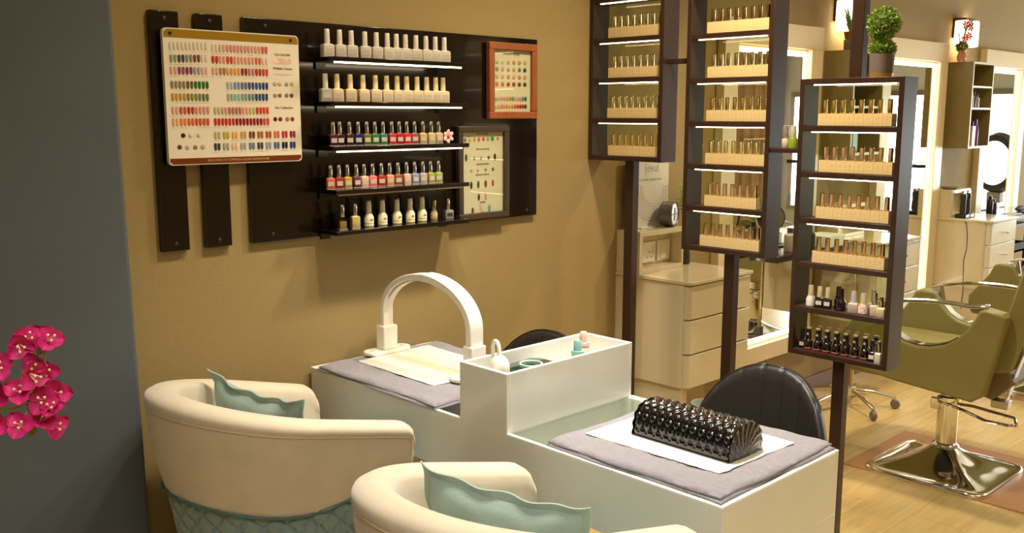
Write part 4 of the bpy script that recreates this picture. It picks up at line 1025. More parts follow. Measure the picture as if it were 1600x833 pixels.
def drawer_unit(x0, label, knobs, face=None):
    t = thing('drawer_cabinet', label, 'cabinet', (x0, 0, 0), group='wall-hung cream drawer cabinets')
    x1 = x0+.445; YF = -.385
    def body(xa, xb, y0, r, z0, z1, mb):
        P = [(xa, 0), (xa, y0+r)]+[(xa+r-r*math.cos(math.radians(a)), y0+r-r*math.sin(math.radians(a))) for a in range(10, 91, 16)]+[(xb-.004, y0), (xb, y0+.004), (xb, 0)]
        return mb.prism(P, 'z', z0, z1)
    obj('carcass', body(x0, x1, YF+.02, .03, .438, .872, MB()), M_CREAM, t)
    obj('counter_top', body(x0-.006, x1+.008, YF-.010, .02, .872, .886, MB()), M_CREAM, t, bevel=.002)
    zz = [.438, .581, .726, .868]
    for k in range(3):
        dr = obj('drawer', body(x0+.002 if False else x0+.02, x1, YF, .012, zz[k]+.0025, zz[k+1]-.0025, MB()).xform(Matrix.Translation((0, 0, 0))), M_CREAM, t, bevel=.003) if False else None
        P = [(x0+.002, YF+.03), (x0+.004, YF+.012), (x0+.014, YF), (x1, YF), (x1, YF+.0195), (x0+.02, YF+.0195)]
        dr = obj('drawer_front', MB().prism(P, 'z', zz[k]+.003, zz[k+1]-.003), M_CREAM if not knobs else mat('white_cream_drawer', (226, 220, 200), rough=.25, coat=.3), t, bevel=.002)
        if knobs:
            kb = MB()
            xk = x0+.23
            kb.lathe([(.005, 0), (.005, .012), (.011, .016), (.012, .022), (.006, .028)], n=14, M=Matrix.Rotation(PI/2, 4, 'X'), c=(xk, YF, (zz[k]+zz[k+1])/2))
            obj('knob', kb, M_CHROME, dr)
    # raised box with a niche at the wall
    bx0, bx1, z1 = x0, x0+.31, 1.066
    mb = MB().box(bx0, bx0+.022, -.125, 0, .886, z1).box(bx1-.012, bx1, -.125, 0, .886, z1).box(bx0+.022, bx1-.012, -.125, 0, z1-.022, z1).box(bx0+.022, bx1-.012, -.06, 0, .886, z1-.022).box(bx0+.022, bx1-.012, -.125, -.06, .886, .905)
    obj('power_box', mb, M_CREAM, t, bevel=.0015)
    if x0 != 4.870: obj('support_panel', MB().box(x0+.012, x0+.055, -.345, 0, 0.001, .438), M_CREAM, t)
    if not knobs:
        for xa, wd in ((x0+.028, .04), (x0+.095, .088), (x0+.200, .088)):
            s = obj('socket_plate', MB().box(xa, xa+wd, -.068, -.06, .918, 1.008), mat('white_socket', (236, 228, 204), rough=.35), t, bevel=.002)
            hb = MB()
            if xa > x0+.03 and xa < x0+.15:
                for dx, dz, hw, hh in ((.044, .045, .003, .007), (.030, .022, .006, .003), (.058, .022, .006, .003)): hb.box(xa+dx-hw*.6, xa+dx+hw*.6, -.0686, -.068, .918+dz-hh*.6, .918+dz+hh*.6)
                obj('socket_holes', hb, M_BLACK, s)
                obj('switch', MB().box(xa+.066, xa+.078, -.0695, -.068, .955, .985), mat('switch_white', (224, 214, 190)), s)
            elif xa > x0+.15: obj('switch', MB().box(xa+.018, xa+.072, -.071, -.068, .926, 1.0), mat('switch_white', (224, 214, 190)), s, bevel=.001)
    return t
drawer_unit(3.145, 'cream wall-hung drawer cabinet with sockets behind the left and middle display cabinets', False)
drawer_unit(4.870, 'cream drawer cabinet with round knobs glimpsed between the nearest display cabinet and the middle mirror', True)
drawer_unit(6.390, 'cream and white drawer cabinet with round knobs beyond the salon chair', True)

# poster, drum, plant on the first station
t = thing('poster', 'glossy white colour collection poster with dotted rings standing on the socket box', 'poster', (3.17, -.03, 1.067))
obj('sheet', MB().box(3.165, 3.455, -.034, -.026, 1.067, 1.372), mat('glossy_white_poster', (232, 228, 216), rough=.12, coat=.6), t)
mb = wall_text('jevul', .052, 3.335, -.0345, 1.322); q = wall_text('COLOUR COLLECTION', .0145, 3.325, -.0345, 1.272); mb.add(q.v, q.f)
obj('lettering', mb, mat('pale_teal_ink', (150, 168, 164), rough=.4), t)
mb = MB()
for r_ in range(7):
    R_ = .075+r_*.013
    for k in range(int(R_*330)):
        a = PI*.95+k/int(R_*330)*PI*1.1; x = 3.345+R_*math.cos(a)*1.0; z = 1.235+R_*math.sin(a)*.92
        if x < 3.17 or x > 3.45 or z < 1.075: continue
        s = .0010+.0016*(.5+.5*math.sin(a*2.2+r_*.5)); mb.box(x-s, x+s, -.0346, -.034, z-s, z+s)
obj('dot_print', mb, mat('grey_dots', (140, 132, 124), rough=.5), t)
obj('poster_stand', MB().box(3.24, 3.34, -.06, -.02, 1.0665, 1.0705), M_LAMPW, t)
t = thing('round_clock', 'small grey drum-shaped clock with chrome face on the socket box', 'clock', (3.405, -.085, 1.0665))
A = Matrix.Rotation(math.atan2(-.954, .30), 4, 'Z') @ Matrix.Rotation(PI/2, 4, 'Y')
cpos = Vector((3.400, -.082, 1.122))
obj('housing', MB().lathe([(.050, -.030), (.054, -.027), (.054, .026), (.050, .030), (.048, .026), (.040, .022)], n=32, M=A, c=cpos), mat('grey_metal', (112, 104, 104), rough=.35, metal=.5), t)
obj('face', MB().lathe([(.046, .022), (.046, .025), (.02, .0255)], n=28, M=A, c=cpos), mat('clock_face', (214, 214, 206), rough=.25, metal=.3), t)
hb = MB().box(-.002, .002, -.036, .036, .026, .028).box(-.028, .028, -.002, .002, .026, .028)
obj('hands', hb.xform(Matrix.Translation(cpos) @ A), M_BLACK, t)
obj('foot', MB().box(3.385, 3.415, -.095, -.07, 1.0665, 1.074), M_BLACK, t)
t = thing('potted_fern', 'bright green fern in a slim vase between the poster and the middle cabinet', 'plant', (3.53, -.08, .8865))
obj('vase', MB().lathe([(.022, .8865), (.026, .90), (.022, .98), (.014, 1.06), (.016, 1.075)], c=(3.53, -.08, 0), n=20), mat('dark_vase', (60, 52, 44), rough=.3), t)
mb = MB(); rnd = random.Random(4)
for k in range(26):
    a = rnd.uniform(0, 6.28); le = rnd.uniform(.10, .19); sp = rnd.uniform(.02, .06); prev = None
    pts = [(3.53+sp*math.cos(a)*(f**1.4)*1.0, -.08+sp*math.sin(a)*(f**1.4), 1.07+le*f) for f in [q/7 for q in range(8)]]
    mb.tube(pts, [.0012]*8, 4)
    for q in range(2, 8):
        p = Vector(pts[q])
        for s_ in (-1, 1):
            dr = Vector((math.cos(a+s_*1.3), math.sin(a+s_*1.3), .3))*.016
            mb.add([p, p+dr*.5+Vector((0, 0, .003)), p+dr, p+dr*.5-Vector((0, 0, .003))], [(0, 1, 2, 3)])
obj('fronds', mb, mat('fern_green', (150, 182, 62), rough=.5), t, smooth=None)

# wall boxes
def wall_box(x0, label):
    t = thing('wall_shelf_box', label, 'shelf', (x0, 0, 1.335), group='olive wall-hung shelf boxes'); x1 = x0+.355; z0, z1, D = 1.335, 1.89, -.17
    w_ = .014
    mb = MB().box(x0, x0+w_, D, 0, z0, z1).box(x1-w_, x1, D, 0, z0, z1).box(x0+w_, x1-w_, D, 0, z1-w_, z1).box(x0+w_, x1-w_, D, 0, z0, z0+w_).box(x0+w_, x1-w_, -.012, 0, z0+w_, z1-w_)
    obj('carcass', mb, M_OLIVEC, t)
    mb = MB().box(x0, x0+w_, D-.0015, D, z0, z1).box(x1-w_, x1, D-.0015, D, z0, z1).box(x0+w_, x1-w_, D-.0015, D, z1-w_, z1).box(x0+w_, x1-w_, D-.0015, D, z0, z0+w_)
    obj('edge_trim', mb, mat('pale_edge_trim', (206, 204, 186), rough=.4), t)
    for z in (1.598, 1.738): obj('shelf', MB().box(x0+w_, x1-w_, D, -.012, z-.012, z), mat('pale_edge_trim', (206, 204, 186)), t)
    return t
wall_box(6.474, 'olive open shelf box hung on the wall right of the topiary under the flower vase')
wall_box(4.862, 'olive open shelf box hung on the wall behind the pole of the nearest cabinet')
def bottle(x, y, z, r, h, c, label, cap=(40, 36, 40), cat='bottle', square=False, group=None, name='product_bottle'):
    t = thing(name, label, cat, (x, y, z), 0, group)
    m_ = mat('product_%d_%d_%d' % c, c, rough=.35); cm = mat('product_%d_%d_%d' % cap, cap, rough=.3)
    if square: obj('bottle_body', MB().box(x-r, x+r, y-r*.8, y+r*.8, z+.0005, z+h*.82), m_, t, bevel=.002)
    else: obj('bottle_body', MB().lathe([(r*.95, z+.0005), (r, z+.003), (r, z+h*.7), (r*.5, z+h*.8)], c=(x, y, 0), n=16), m_, t)
    obj('cap', MB().lathe([(r*.55, z+h*.8), (r*.5, z+h)], c=(x, y, 0), n=12), cm, t)
    return t
g = 'products in the olive shelf box right of the topiary'
bottle(6.510, -.15, 1.598, .012, .105, (176, 70, 50), 'slim red brown bottle in the middle compartment of the right shelf box, leftmost', (90, 40, 30), group=g)
bottle(6.540, -.15, 1.598, .011, .10, (216, 206, 196), 'slim pale bottle in the middle compartment of the right shelf box', (190, 180, 170), group=g)
bottle(6.570, -.15, 1.598, .013, .11, (40, 60, 90), 'slim dark blue bottle in the middle compartment of the right shelf box', (30, 30, 40), group=g)
bottle(6.620, -.15, 1.598, .016, .09, (170, 160, 150), 'squat grey bottle in the middle compartment of the right shelf box, rightmost', (70, 66, 66), group=g)
bottle(6.505, -.15, 1.349, .012, .13, (216, 210, 212), 'slim silver tube with a red cap in the bottom compartment of the right shelf box', (190, 80, 70), group=g)
bottle(6.560, -.15, 1.349, .025, .16, (206, 170, 120), 'tan square bottle with black cap in the bottom compartment of the right shelf box', (24, 22, 26), square=True, group=g)
bottle(6.630, -.15, 1.349, .021, .175, (110, 48, 128), 'purple bottle in front of the bottom compartment of the right shelf box', (96, 50, 140), group=g)
bottle(6.685, -.125, 1.349, .021, .175, (96, 44, 120), 'second purple bottle set further back in the bottom compartment of the right shelf box', (90, 46, 134), group=g)
g = 'products in the olive shelf box behind the nearest cabinet'
bottle(4.93, -.11, 1.598, .022, .11, (206, 210, 216), 'pale bottle in the left shelf box seen through the nearest cabinet', (190, 190, 196), group=g)
bottle(5.01, -.10, 1.349, .030, .17, (60, 120, 70), 'green bottle with pale cap in the bottom of the left shelf box', (210, 214, 206), square=True, group=g)
bottle(4.92, -.11, 1.349, .024, .16, (206, 204, 200), 'white bottle beside the green one in the left shelf box', (190, 190, 196), group=g)
# sconces
def sconce(x, label):
    t = thing('wall_sconce', label, 'wall lamp', (x, 0, 2.0), group='square white glass wall sconces')
    obj('bracket', MB().box(x-.10, x+.06, -.014, 0, 2.05, 2.172).box(x-.10, x+.06, -.085, -.014, 2.160, 2.172), mat('bronze_bracket', (70, 48, 34), rough=.4, metal=.5), t, bevel=.002)
    P = []
    for k in range(17):
        f = k/16; xx = x-.10+.23*f; yy = -.020-.095*math.sin(PI*f)**.45; P.append([(xx, yy, 1.995), (xx, yy-.003, 2.002), (xx, yy-.003, 2.148), (xx, yy, 2.155), (xx, yy+.004, 2.150), (xx, yy+.004, 2.0)])
    obj('glass_shade', MB().grid(P), mat('lit_opal_glass', (255, 244, 220), rough=.3, emit=3.2, ecol=(255, 238, 205)), t)
    obj('shade_clip', MB().box(x-.01, x+.02, -.10, -.018, 2.150, 2.160), MC['bronze_bracket'], t)
    l = bpy.data.lights.new('sconce_bulb', 'POINT'); l.energy = 2.2; l.color = (1, .82, .55); l.shadow_soft_size = .03
    o = bpy.data.objects.new('sconce_bulb', l); o.parent = t; o.location = (0, -.045, .08); C.objects.link(o)
sconce(6.62, 'glowing white square glass wall sconce above the right shelf box')
sconce(5.03, 'glowing white square glass wall sconce beside the pole of the nearest cabinet')
def blossom(mb, c, s, d, n=6):
    z_ = Vector(d).normalized(); x_ = z_.orthogonal().normalized(); y_ = z_.cross(x_)
    for k in range(n):
        a = 2*PI*k/n; u = x_*math.cos(a)+y_*math.sin(a); v = z_.cross(u); c_ = Vector(c)
        mb.add([c_, c_+u*s*.5+v*s*.26+z_*s*.18, c_+u*s+z_*s*.05, c_+u*s*.5-v*s*.26+z_*s*.18], [(0, 1, 2), (0, 2, 3)])
t = thing('flower_vase', 'pink glass vase with red lilies and green leaves on the right shelf box', 'vase', (6.45, -.11, 1.8905))
vx, vy = 6.445, -.10
obj('vase', MB().lathe([(.020, 1.8905), (.026, 1.90), (.028, 1.925), (.020, 1.95), (.024, 1.962)], c=(vx, vy, 0), n=18), mat('pink_mosaic_glass', (186, 130, 116), rough=.15, var=.5, vscale=90, coat=.5), t)
obj('leaves', leaf_ball((vx, vy, 1.985), .036, 160, .030, 8, .8), mat('olive_leaves', (124, 132, 40), rough=.5), t, smooth=None)
mb = MB()
for p in ((vx-.02, vy-.02, 2.03), (vx+.015, vy-.03, 2.05), (vx-.025, vy-.02, 2.115), (vx+.02, vy-.03, 2.13), (vx, vy-.04, 2.10)): blossom(mb, p, .034, (-.4, -.9, .2))
obj('blossoms', mb, mat('coral_red_petals', (216, 96, 78), rough=.6), t, smooth=None)
mb = MB()
for k in range(9): mb.tube([(vx, vy, 1.95), (vx+.012*math.sin(k*2.1), vy+.01*math.cos(k*1.7)-.005, 2.03), (vx-.02+.006*k, vy-.015, 2.10)], .0016, 5)
for k in range(5): mb.tube([(vx, vy, 1.96), (vx-.03-.008*k, vy, 2.0+.012*k), (vx-.07-.006*k, vy-.005, 2.02+.02*k)], [.003, .003, .0005], 5)
obj('stems', mb, mat('olive_stems', (96, 120, 44), rough=.5), t, smooth=None)
t = thing('flower_vase', 'brown pot of grassy leaves on a mosaic vase atop the left olive shelf box', 'vase', (4.96, -.10, 1.8905))
vx, vy = 4.94, -.10
obj('vase', MB().lathe([(.028, 1.8905), (.034, 1.90), (.034, 1.945), (.028, 1.95)], c=(vx, vy, 0), n=18), mat('grey_mosaic', (120, 104, 96), rough=.3, var=.7, vscale=110), t)
obj('pot', MB().lathe([(.028, 1.95), (.036, 1.985), (.037, 1.988), (.030, 1.98)], c=(vx, vy, 0), n=18), mat('brown_pot', (140, 84, 36), rough=.5), t)
mb = MB(); rnd = random.Random(2)
for k in range(30):
    a = rnd.uniform(0, 6.28); r_ = rnd.uniform(.02, .085); h = rnd.uniform(.05, .16)
    mb.tube([(vx, vy, 1.975), (vx+r_*.45*math.cos(a), vy+r_*.3*math.sin(a), 1.98+h*.7), (vx+r_*math.cos(a), vy+r_*.6*math.sin(a), 1.98+h)], [.0035, .003, .0006], 5)
obj('grass_leaves', mb, mat('grass_green', (106, 146, 56), rough=.5), t, smooth=None)
mb = MB()
for p in ((vx+.03, vy-.03, 2.03), (vx-.005, vy-.04, 2.015), (vx+.02, vy-.03, 2.13)): blossom(mb, p, .022, (-.4, -.9, .3))
obj('blossoms', mb, mat('white_petals', (236, 226, 196), rough=.6), t, smooth=None)

# black counters under mirrors two and three, with things
def black_counter(x0, x1, z, label, ya=-.32, legs=True):
    t = thing('black_counter', label, 'counter', (x0, 0, z-.03), group='black counters in front of the mirrors')
    obj('top', MB().box(x0, x1, ya, -.046, z-.032, z), mat('black_gloss_top', (22, 21, 22), rough=.15, coat=.5), t, bevel=.002)
    for x in ((x0+.02, x1-.05) if legs else ()): obj('leg', MB().box(x, x+.03, ya+.02, ya+.05, 0.0005, z-.032), M_STEEL, t)
    return t
black_counter(6.86, 7.95, .868, 'black glossy counter before the rightmost mirror')
black_counter(4.12, 4.86, .868, 'black glossy counter before the mirror behind the cabinets', ya=-.20, legs=False)
def cabinet_bits():
    t = thing('hair_clipper', 'black hair clipper standing in its charger on the white knobbed cabinet, left', 'hair clipper', (6.455, -.17, .887))
    for i, x in enumerate((6.455, 6.53)):
        if i: t = thing('hair_clipper', 'black hair clipper standing in its charger on the white knobbed cabinet, right', 'hair clipper', (x, -.17, .887))
        t['group'] = 'clippers on the white cabinet'
        obj('charger', MB().box(x-.034, x+.034, -.21, -.14, .8865, .912), M_BLACK, t, bevel=.004)
        obj('body', MB().lathe([(.017, .912), (.020, .93), (.017, 1.0), (.021, 1.03), (.014, 1.045)], c=(x, -.175, 0), n=16), mat('dark_grey_plastic', (52, 46, 50), rough=.35), t)
        obj('blade', MB().box(x-.018, x+.018, -.185, -.165, 1.045, 1.062), M_STEEL, t)
    for i, (x, r, h) in enumerate(((7.0, .022, .13), (7.055, .028, .105))):
        bottle(x, -.15, .868, r, h, (30, 26, 32), ['tall black bottle on the black counter beside the white cabinet', 'squat black bottle on the black counter beside the white cabinet'][i], (26, 24, 28), group='black bottles on the counter')
    t = thing('comb', 'flat black comb and brush pile on the right end of the black counter', 'comb', (7.4, -.25, .868))
    mb = MB().box(7.28, 7.60, -.30, -.26, .8685, .876)
    for k in range(30): mb.box(7.285+k*.010, 7.288+k*.010, -.318, -.30, .870, .874)
    obj('comb_teeth', mb, M_BLACK, t); obj('brush', MB().ball((7.42, -.21, .886), (.09, .02, .017), 14, 8), mat('dark_brush', (40, 34, 34), rough=.6), t); obj('brush_handle', MB().tube([(7.50, -.21, .884), (7.66, -.23, .882)], .009), M_BLACK, t)
    t = thing('folded_cloth', 'flat pale folded cloth on the black counter near the bottles', 'cloth', (7.08, -.27, .868)); obj('cloth', sheet(6.98, 7.22, -.30, -.20, .8685, .006, 5, 14, 12), mat('grey_cloth', (190, 190, 190), rough=.8), t)
    tag(obj('dish', MB().lathe([(.030, 1.0665), (.045, 1.07), (.055, 1.082), (.050, 1.082), (.035, 1.072)], c=(6.50, -.065, 0), n=24), mat('grey_dish', (150, 140, 120), rough=.4), loc=(6.50, -.065, 1.0665)), 'shallow grey dish on the raised box of the white cabinet', 'dish')
    tag(obj('power_cable', MB().tube([(6.40, -.20, .895), (6.382, -.23, .86), (6.374, -.245, .80), (6.372, -.25, .70), (6.373, -.235, .62), (6.374, -.24, .50), (6.376, -.245, .42), (6.37, -.24, .30)], .0028, 6), M_BLACK, loc=(6.37, -.24, .3)), 'thin black cable hanging down the side of the white cabinet', 'cable')
    t = thing('vanity_mirror', 'small round dark-rimmed mirror on a glass foot between middle and nearest cabinets', 'mirror', (4.18, -.13, .868))
    Rm = Matrix.Rotation(-.9, 4, 'Z') @ Matrix.Rotation(PI/2, 4, 'X')
    mx_, my_, mz_ = 4.185, -.12, 1.050
    obj('rim', MB().lathe([(.062, -.006), (.068, 0), (.062, .006), (.058, 0), (.062, -.006)], n=28, M=Rm, c=(mx_, my_, mz_), cap=False), M_BLACK, t)
    obj('mirror_glass', MB().lathe([(.060, -.002), (.060, .002)], n=28, M=Rm, c=(mx_, my_, mz_)), M_MIRROR, t)
    obj('glass_foot', MB().lathe([(.045, .8685), (.05, .88), (.02, .91), (.032, .94), (.012, .97), (.010, .998)], c=(mx_, my_, 0), n=8), mat('cut_glass', (200, 204, 198), rough=.08, coat=.8, var=.4, vscale=60), t, smooth=None)
    for x, y, l, c in ((4.34, -.14, 'clear jar on the black counter seen through the nearest cabinet', (170, 160, 140)), (4.46, -.18, 'dark tool jar on the black counter seen through the nearest cabinet', (50, 44, 44))): bottle(x, y, .868, .03, .12, c, l, (60, 56, 54))
    tag(obj('storage_box', MB().box(4.58, 4.76, -.22, -.08, .8685, .93), mat('white_carton', (230, 236, 230), rough=.5), loc=(4.58, -.22, .8685), bevel=.003), 'white box on the black counter seen through the nearest cabinet', 'box')
cabinet_bits()
# black trolley by the white cabinet
t = thing('salon_trolley', 'black tiered trolley on wheels under the counter beside the white cabinet', 'trolley', (7.05, -.2, 0))
for z in (.10, .36, .62, .80): obj('tray', MB().box(6.90, 7.22, -.34, -.06, z, z+.014).box(6.90, 7.22, -.34, -.33, z, z+.06).box(6.90, 6.91, -.34, -.06, z, z+.06).box(7.21, 7.22, -.34, -.06, z, z+.06).box(6.90, 7.22, -.07, -.06, z, z+.06) if z < .7 else MB().box(6.90, 7.22, -.34, -.06, z, z+.014), M_BLACK, t)
for x in (6.905, 7.205):
    for y in (-.335, -.075): obj('post', MB().box(x-.012, x+.012, y-.012, y+.012, .05, .80), M_BLACK, t); obj('wheel', MB().lathe([(.024, -.01), (.024, .01)], n=16, M=Matrix.Rotation(PI/2, 4, 'X'), c=(x, y, .0245)), M_BLACK, t)
t = thing('processor_stand', 'white round hood dryer with dark rim on a stand, seen reflected in the rightmost mirror', 'hair dryer', (9.5, -.72, 0))
Rh = Matrix.Rotation(PI-.38, 4, 'Z') @ Matrix.Rotation(PI/2, 4, 'Y')
hc = Vector((9.5, -.72, 1.11))
RH = Matrix.Rotation(math.radians(205), 4, 'Z') @ Matrix.Rotation(PI/2, 4, 'Y')
obj('hood_rim', MB().lathe([(.205, -.04), (.26, -.05), (.285, 0), (.26, .06), (.205, .055), (.205, -.04)], n=36, M=RH, c=hc, cap=False), mat('charcoal_rim', (60, 60, 66), rough=.35), t)
obj('hood_bowl', MB().lathe([(.205, .052), (.16, .075), (.08, .09), (.005, .095)], n=36, M=RH, c=hc), mat('white_bowl', (236, 236, 236), rough=.6, trans=.85), t)
obj('pole', MB().tube([(9.5, -.72, .06), (9.5, -.72, .86)], .018, 12), M_CHROME, t)
obj('control_box', MB().box(9.44, 9.56, -.78, -.66, .74, .84), mat('grey_box', (150, 150, 146), rough=.4), t, bevel=.01)
for k in range(5):
    a = 2*PI*k/5; obj('foot', MB().tube([(9.5, -.72, .07), (9.5+.26*math.cos(a), -.72+.26*math.sin(a), .045)], .014, 8).ball((9.5+.26*math.cos(a), -.72+.26*math.sin(a), .026), .026, 10, 6), M_CHROME, t)

# ------------------------------------------------------------------ salon chairs
def salon_chair(ox, label):
    t = thing('salon_chair', label, 'chair', (4.185+ox, -1.03, 0), 0, 'sage green hydraulic salon chairs', local=True)
    cx, cy = 4.185, -1.03
    def L(x, y): return x-cx, y-cy
    # base
    NU = 96; P = []
    hw = .262
    for k in range(NU+1):
        a = 2*PI*k/NU; ca, sa = math.cos(a), math.sin(a); q = 8.0
        rs = hw/((abs(ca)**q+abs(sa)**q)**(1/q))
        cor = 1-abs(math.cos(2*a))    # 1 at the corners
        row = []
        row.append((rs*ca, rs*sa, 0.001)); row.append((rs*ca*1.01, rs*sa*1.01, .010)); row.append((rs*ca, rs*sa, .019)); row.append((rs*ca*.975, rs*sa*.975, .022)); row.append((rs*ca*.94, rs*sa*.94, .020))
        for f in [q_/12 for q_ in range(1, 13)]:
            r = rs*.94*(1-f)+.050*f
            hgt = .020+.095*f**1.9+.016*cor**2*math.sin(PI*f)*(1-f)
            row.append((r*ca, r*sa, hgt))
        P.append(row)
    obj('base', MB().grid(P), M_CHROME, t, smooth=50)
    obj('column', MB().lathe([(.054, .106), (.054, .118), (.048, .128), (.043, .132), (.043, .315), (.047, .318), (.047, .338), (.030, .342), (.030, .41)], n=32), M_CHROME, t, smooth=35)
    obj('collar', MB().lathe([(.052, .116), (.056, .120), (.052, .126)], n=32, cap=False), M_STEEL, t)
    mb = MB().tube([(0, -.035, .310), (0.0, -.10, .314), (.0, -.20, .306), (0, -.27, .300)]+[(0-.0-.035*math.sin(PI*k/8), -.27-.02*math.sin(PI*k/8)-.0, .300-.004*k) for k in range(1, 9)]+[(-.04, -.26, .275), (-.06, -.18, .28), (-.055, -.08, .305), (-.04, .03, .318), (-.02, .05, .320)], .0065, 8)
    obj('pump_pedal', mb, M_CHROME, t)
    obj('pedal_bracket', MB().box(-.06, -.035, .02, .055, .285, .335), M_CHROME, t, bevel=.004)
    obj('seat_plate', MB().box(-.12, .12, -.12, .12, .408, .425), M_BLACK, t)
    # side panels
    poly = [(-.62, .50), (-.767, .47), (-.924, .447), (-1.235, .420), (-1.275, .45), (-1.335, .745), (-1.338, .775), (-1.325, .792), (-1.262, .802), (-1.240, .792), (-1.225, .755), (-1.200, .712), (-1.165, .670), (-1.12, .638), (-1.06, .618), (-1.0, .614), (-.95, .625), (-.91, .648), (-.875, .685), (-.850, .728), (-.835, .745), (-.765, .745), (-.745, .735), (-.72, .68), (-.66, .60), (-.62, .55)]
    poly = [(y-cy, z) for y, z in poly]
    for i, (xa, xb) in enumerate(((3.86, 3.935), (4.435, 4.51))):
        sp = obj('side_panel', MB().prism(poly, 'x', xa-cx, xb-cx), M_GREENL, t, bevel=.012, seg=3)
        xm = (xa+xb)/2-cx
        cut = poly[10:20]
        obj('chrome_trim', MB().band([(xm, y, z+.003) for y, z in poly[12:19]], (1, 0, 0), .050, .004), M_CHROME, sp)
        ar = [(-.82, .752), (-.86, .764), (-.94, .780), (-1.03, .790), (-1.12, .793), (-1.20, .790), (-1.262, .800)]
        ar = [(xm, y-cy, z+.010) for y, z in ar]
        obj('armrest', MB().band(ar, (1, 0, 0), .048, .012), M_CHROME, t, bevel=.004)
        obj('armrest_post', MB().tube([(xm, -.865-cy, .700), (xm, -.850-cy, .765)], .011, 10), M_CHROME, t)
    # seat
    mb = MB().box(3.935-cx, 4.435-cx, -1.20-cy, -.60-cy, .43, .565)
    obj('seat', mb, M_GREENL, t, bevel=.03, seg=4)
    # leaning back
    bp = [(-1.262, .545), (-1.275, .53), (-1.335, .545), (-1.350, .56), (-1.47, 1.00), (-1.46, 1.03), (-1.40, 1.035), (-1.375, 1.02)]
    obj('backrest', MB().prism([(y-cy, z) for y, z in bp], 'x', 3.945-cx, 4.425-cx), M_GREENL, t, bevel=.022, seg=4)
    obj('back_under', MB().prism([(y-cy, z) for y, z in [(-1.20, .44), (-1.20, .54), (-1.33, .56), (-1.36, .50), (-1.28, .42)]], 'x', 3.96-cx, 4.41-cx), mat('brown_green_leather', (112, 98, 66), rough=.5), t, bevel=.006)
    br = obj('recline_bracket', MB().band([(4.0-cx, -1.40-cy, .70), (4.0-cx, -1.355-cy, .55), (4.0-cx, -1.325-cy, .42)], (1, 0, 0), .045, .006), M_STEEL, t)
    sc = MB()
    for y, z in ((-1.405, .66), (-1.382, .585), (-1.350, .50), (-1.340, .44)): sc.ball((4.0-cx, y-cy-.002, z), .007, 10, 6)
    obj('bracket_bolts', sc, M_ROSE, br)
    obj('recline_lever', MB().box(3.98-cx, 4.03-cx, -1.335-cy, -1.27-cy, .385, .42), M_STEEL, t, bevel=.005)
    return t
sc1 = salon_chair(0, 'sage green leather salon chair on a square chrome base, nearer of the two')
dup(sc1, (4.185+1.66, -1.0, 0), 0, 'sage green leather salon chair farther back, mostly hidden at the right edge')

# rolling stand behind the nearest cabinet
t = thing('rolling_stand', 'chrome five-footed rolling stand behind the nearest display cabinet', 'stand', (4.76, -.30, 0), .35, None, local=True)
obj('pole', MB().lathe([(.011, .10), (.011, .78)], n=14), mat('brass_pole', (200, 180, 130), rough=.25, metal=.9), t)
obj('tray', MB().lathe([(.07, .78), (.085, .785), (.09, .80), (.084, .80), (.08, .79)], n=28), M_STEEL, t)
obj('clamp', MB().lathe([(.022, .29), (.022, .35)], n=14), mat('grey_clamp', (96, 92, 88), rough=.4), t)
obj('hub', MB().lathe([(.03, .07), (.032, .11), (.02, .12)], n=20), M_CHROME, t)
for k in range(5):
    a = 2*PI*k/5; c_, s_ = math.cos(a), math.sin(a)
    f = obj('foot', MB().tube([(.02*c_, .02*s_, .095), (.12*c_, .12*s_, .085), (.235*c_, .235*s_, .058)], .012, 10), M_CHROME, t)
    obj('caster', MB().lathe([(.020, -.012), (.025, -.006), (.025, .006), (.020, .012)], n=16, M=Matrix.Rotation(a, 4, 'Z') @ Matrix.Rotation(PI/2, 4, 'X'), c=(.235*c_, .235*s_, .0255)), mat('grey_caster', (120, 112, 104), rough=.4), f)
t = thing('storage_bin', 'pale blue-white bin on the floor below the cream drawer cabinet', 'bin', (3.66, -.14, 0))
obj('bin_body', MB().lathe([(.055, 0.001), (.075, .20), (.078, .22), (.070, .22), (.05, .01)], c=(3.66, -.14, 0), n=28), mat('pale_blue_plastic', (206, 220, 216), rough=.35), t)

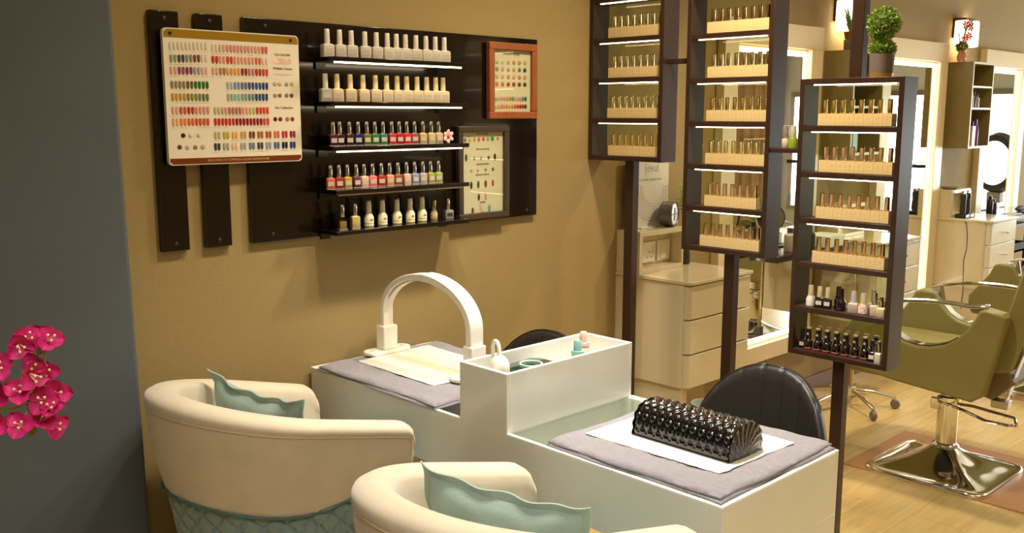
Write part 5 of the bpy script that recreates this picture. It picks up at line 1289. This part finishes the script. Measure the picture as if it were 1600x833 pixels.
# ------------------------------------------------------------------ bougainvillea spray in the foreground
M_MAG = mat('magenta_bracts', (206, 30, 110), rough=.6, var=.25, vscale=90); M_STG = mat('pale_green_stem', (150, 160, 80), rough=.5); M_CRM = mat('cream_stamen', (236, 216, 160), rough=.5)
t = thing('bougainvillea_branch', 'magenta bougainvillea spray with pale stems in the left foreground', 'flowers', (.15, -1.62, 0))
FL = [(0.292,1.325),(0.303,1.327),(0.315,1.327),(0.296,1.297),(0.304,1.307),(0.317,1.292),(0.326,1.266),(0.31,1.264),(0.288,1.278),(0.286,1.246),(0.305,1.242),(0.319,1.235),(0.314,1.253),(0.273,1.304),(0.270,1.272),(0.268,1.250),(.262,1.29),(.255,1.262)]
root_ = Vector((.302, -1.60, 1.268)); rnd = random.Random(12)
stm = MB()
for i, (x, z) in enumerate(FL):
    y = -1.60+rnd.uniform(-.012, .012); c = Vector((x, y, z)); dirn = (Vector((-.35, -.85, .25))+Vector((rnd.uniform(-.6, .6), rnd.uniform(-.3, .3), rnd.uniform(-.5, .6)))).normalized()
    xx = dirn.orthogonal().normalized(); xx = Matrix.Rotation(rnd.uniform(0, 6.28), 3, dirn) @ xx; yy = dirn.cross(xx)
    mb = MB(); s = .0145*rnd.uniform(.85, 1.15)
    for k in range(3):
        a = 2*PI*k/3; u = xx*math.cos(a)+yy*math.sin(a); v = dirn.cross(u); P = []
        for p in range(7):
            f = p/6; wd = s*.62*math.sin(PI*min(1, .12+f*.88))**.8; row = []
            for q in range(-3, 4):
                g_ = q/3; row.append(c+u*s*f*1.05+v*wd*g_+dirn*(s*.75*f**.8*(1-.5*f)+.0022*abs(g_)**1.5*2+.0009*math.sin(9*f+4*g_+k)))
            P.append(row)
        mb.grid(P)
    fl = obj('flower', mb, M_MAG, t, smooth=70)
    sm = MB()
    for k in range(3):
        a = 2*PI*k/3+.5; u = (xx*math.cos(a)+yy*math.sin(a))*.0022; tip = c+u*1.6+dirn*s*.95
        sm.tube([c+u*.3, tip], .0006, 5); sm.ball(tip, .0015, 8, 5)
    obj('stamen', sm, M_CRM, fl)
    src = root_ if i < 13 else Vector((.262, -1.60, 1.262))
    mid = (c+src)/2+Vector((rnd.uniform(-.004, .004), 0, rnd.uniform(-.004, .004)))
    stm.tube([src, mid, c], [.0014, .001, .0008], 6)
stm.tube([root_, (.285, -1.60, 1.262), (.262, -1.60, 1.262), (.22, -1.61, 1.26), (.17, -1.62, 1.20), (.15, -1.62, 1.05), (.15, -1.62, .30)], [.0016, .002, .002, .003, .004, .005, .006], 8)
obj('stem', stm, M_STG, t)
for c, dv in (((.300, -1.60, 1.243), (-.3, 0, -1)), ((.296, -1.595, 1.262), (.6, 0, -.6)), ((.308, -1.60, 1.310), (.5, 0, .7))):
    c = Vector(c); dv = Vector(dv).normalized()*.016; sd = Vector((0, -1, 0)).cross(dv).normalized()*.0055
    lf = MB().add([c, c+dv*.5+sd, c+dv, c+dv*.5-sd, c+dv*.5+Vector((0, .001, 0))], [(0, 1, 4), (1, 2, 4), (2, 3, 4), (3, 0, 4)])
    obj('leaf', lf, mat('olive_bract_leaf', (120, 124, 60), rough=.5), t)
t = thing('floor_vase', 'tall dark floor vase holding the bougainvillea, outside the left edge', 'vase', (.15, -1.62, 0))
obj('vase_body', MB().lathe([(.07, 0.001), (.09, .05), (.10, .3), (.06, .62), (.04, .78), (.05, .82), (.035, .80), (.05, .5), (.08, .28), (.06, .25)], c=(.15, -1.62, 0), n=28, cap=False), mat('dark_ceramic', (50, 46, 44), rough=.3), t)
obj('vase_foot', MB().lathe([(.07, .001), (.07, .012)], c=(.15, -1.62, 0), n=28), MC['dark_ceramic'], t)
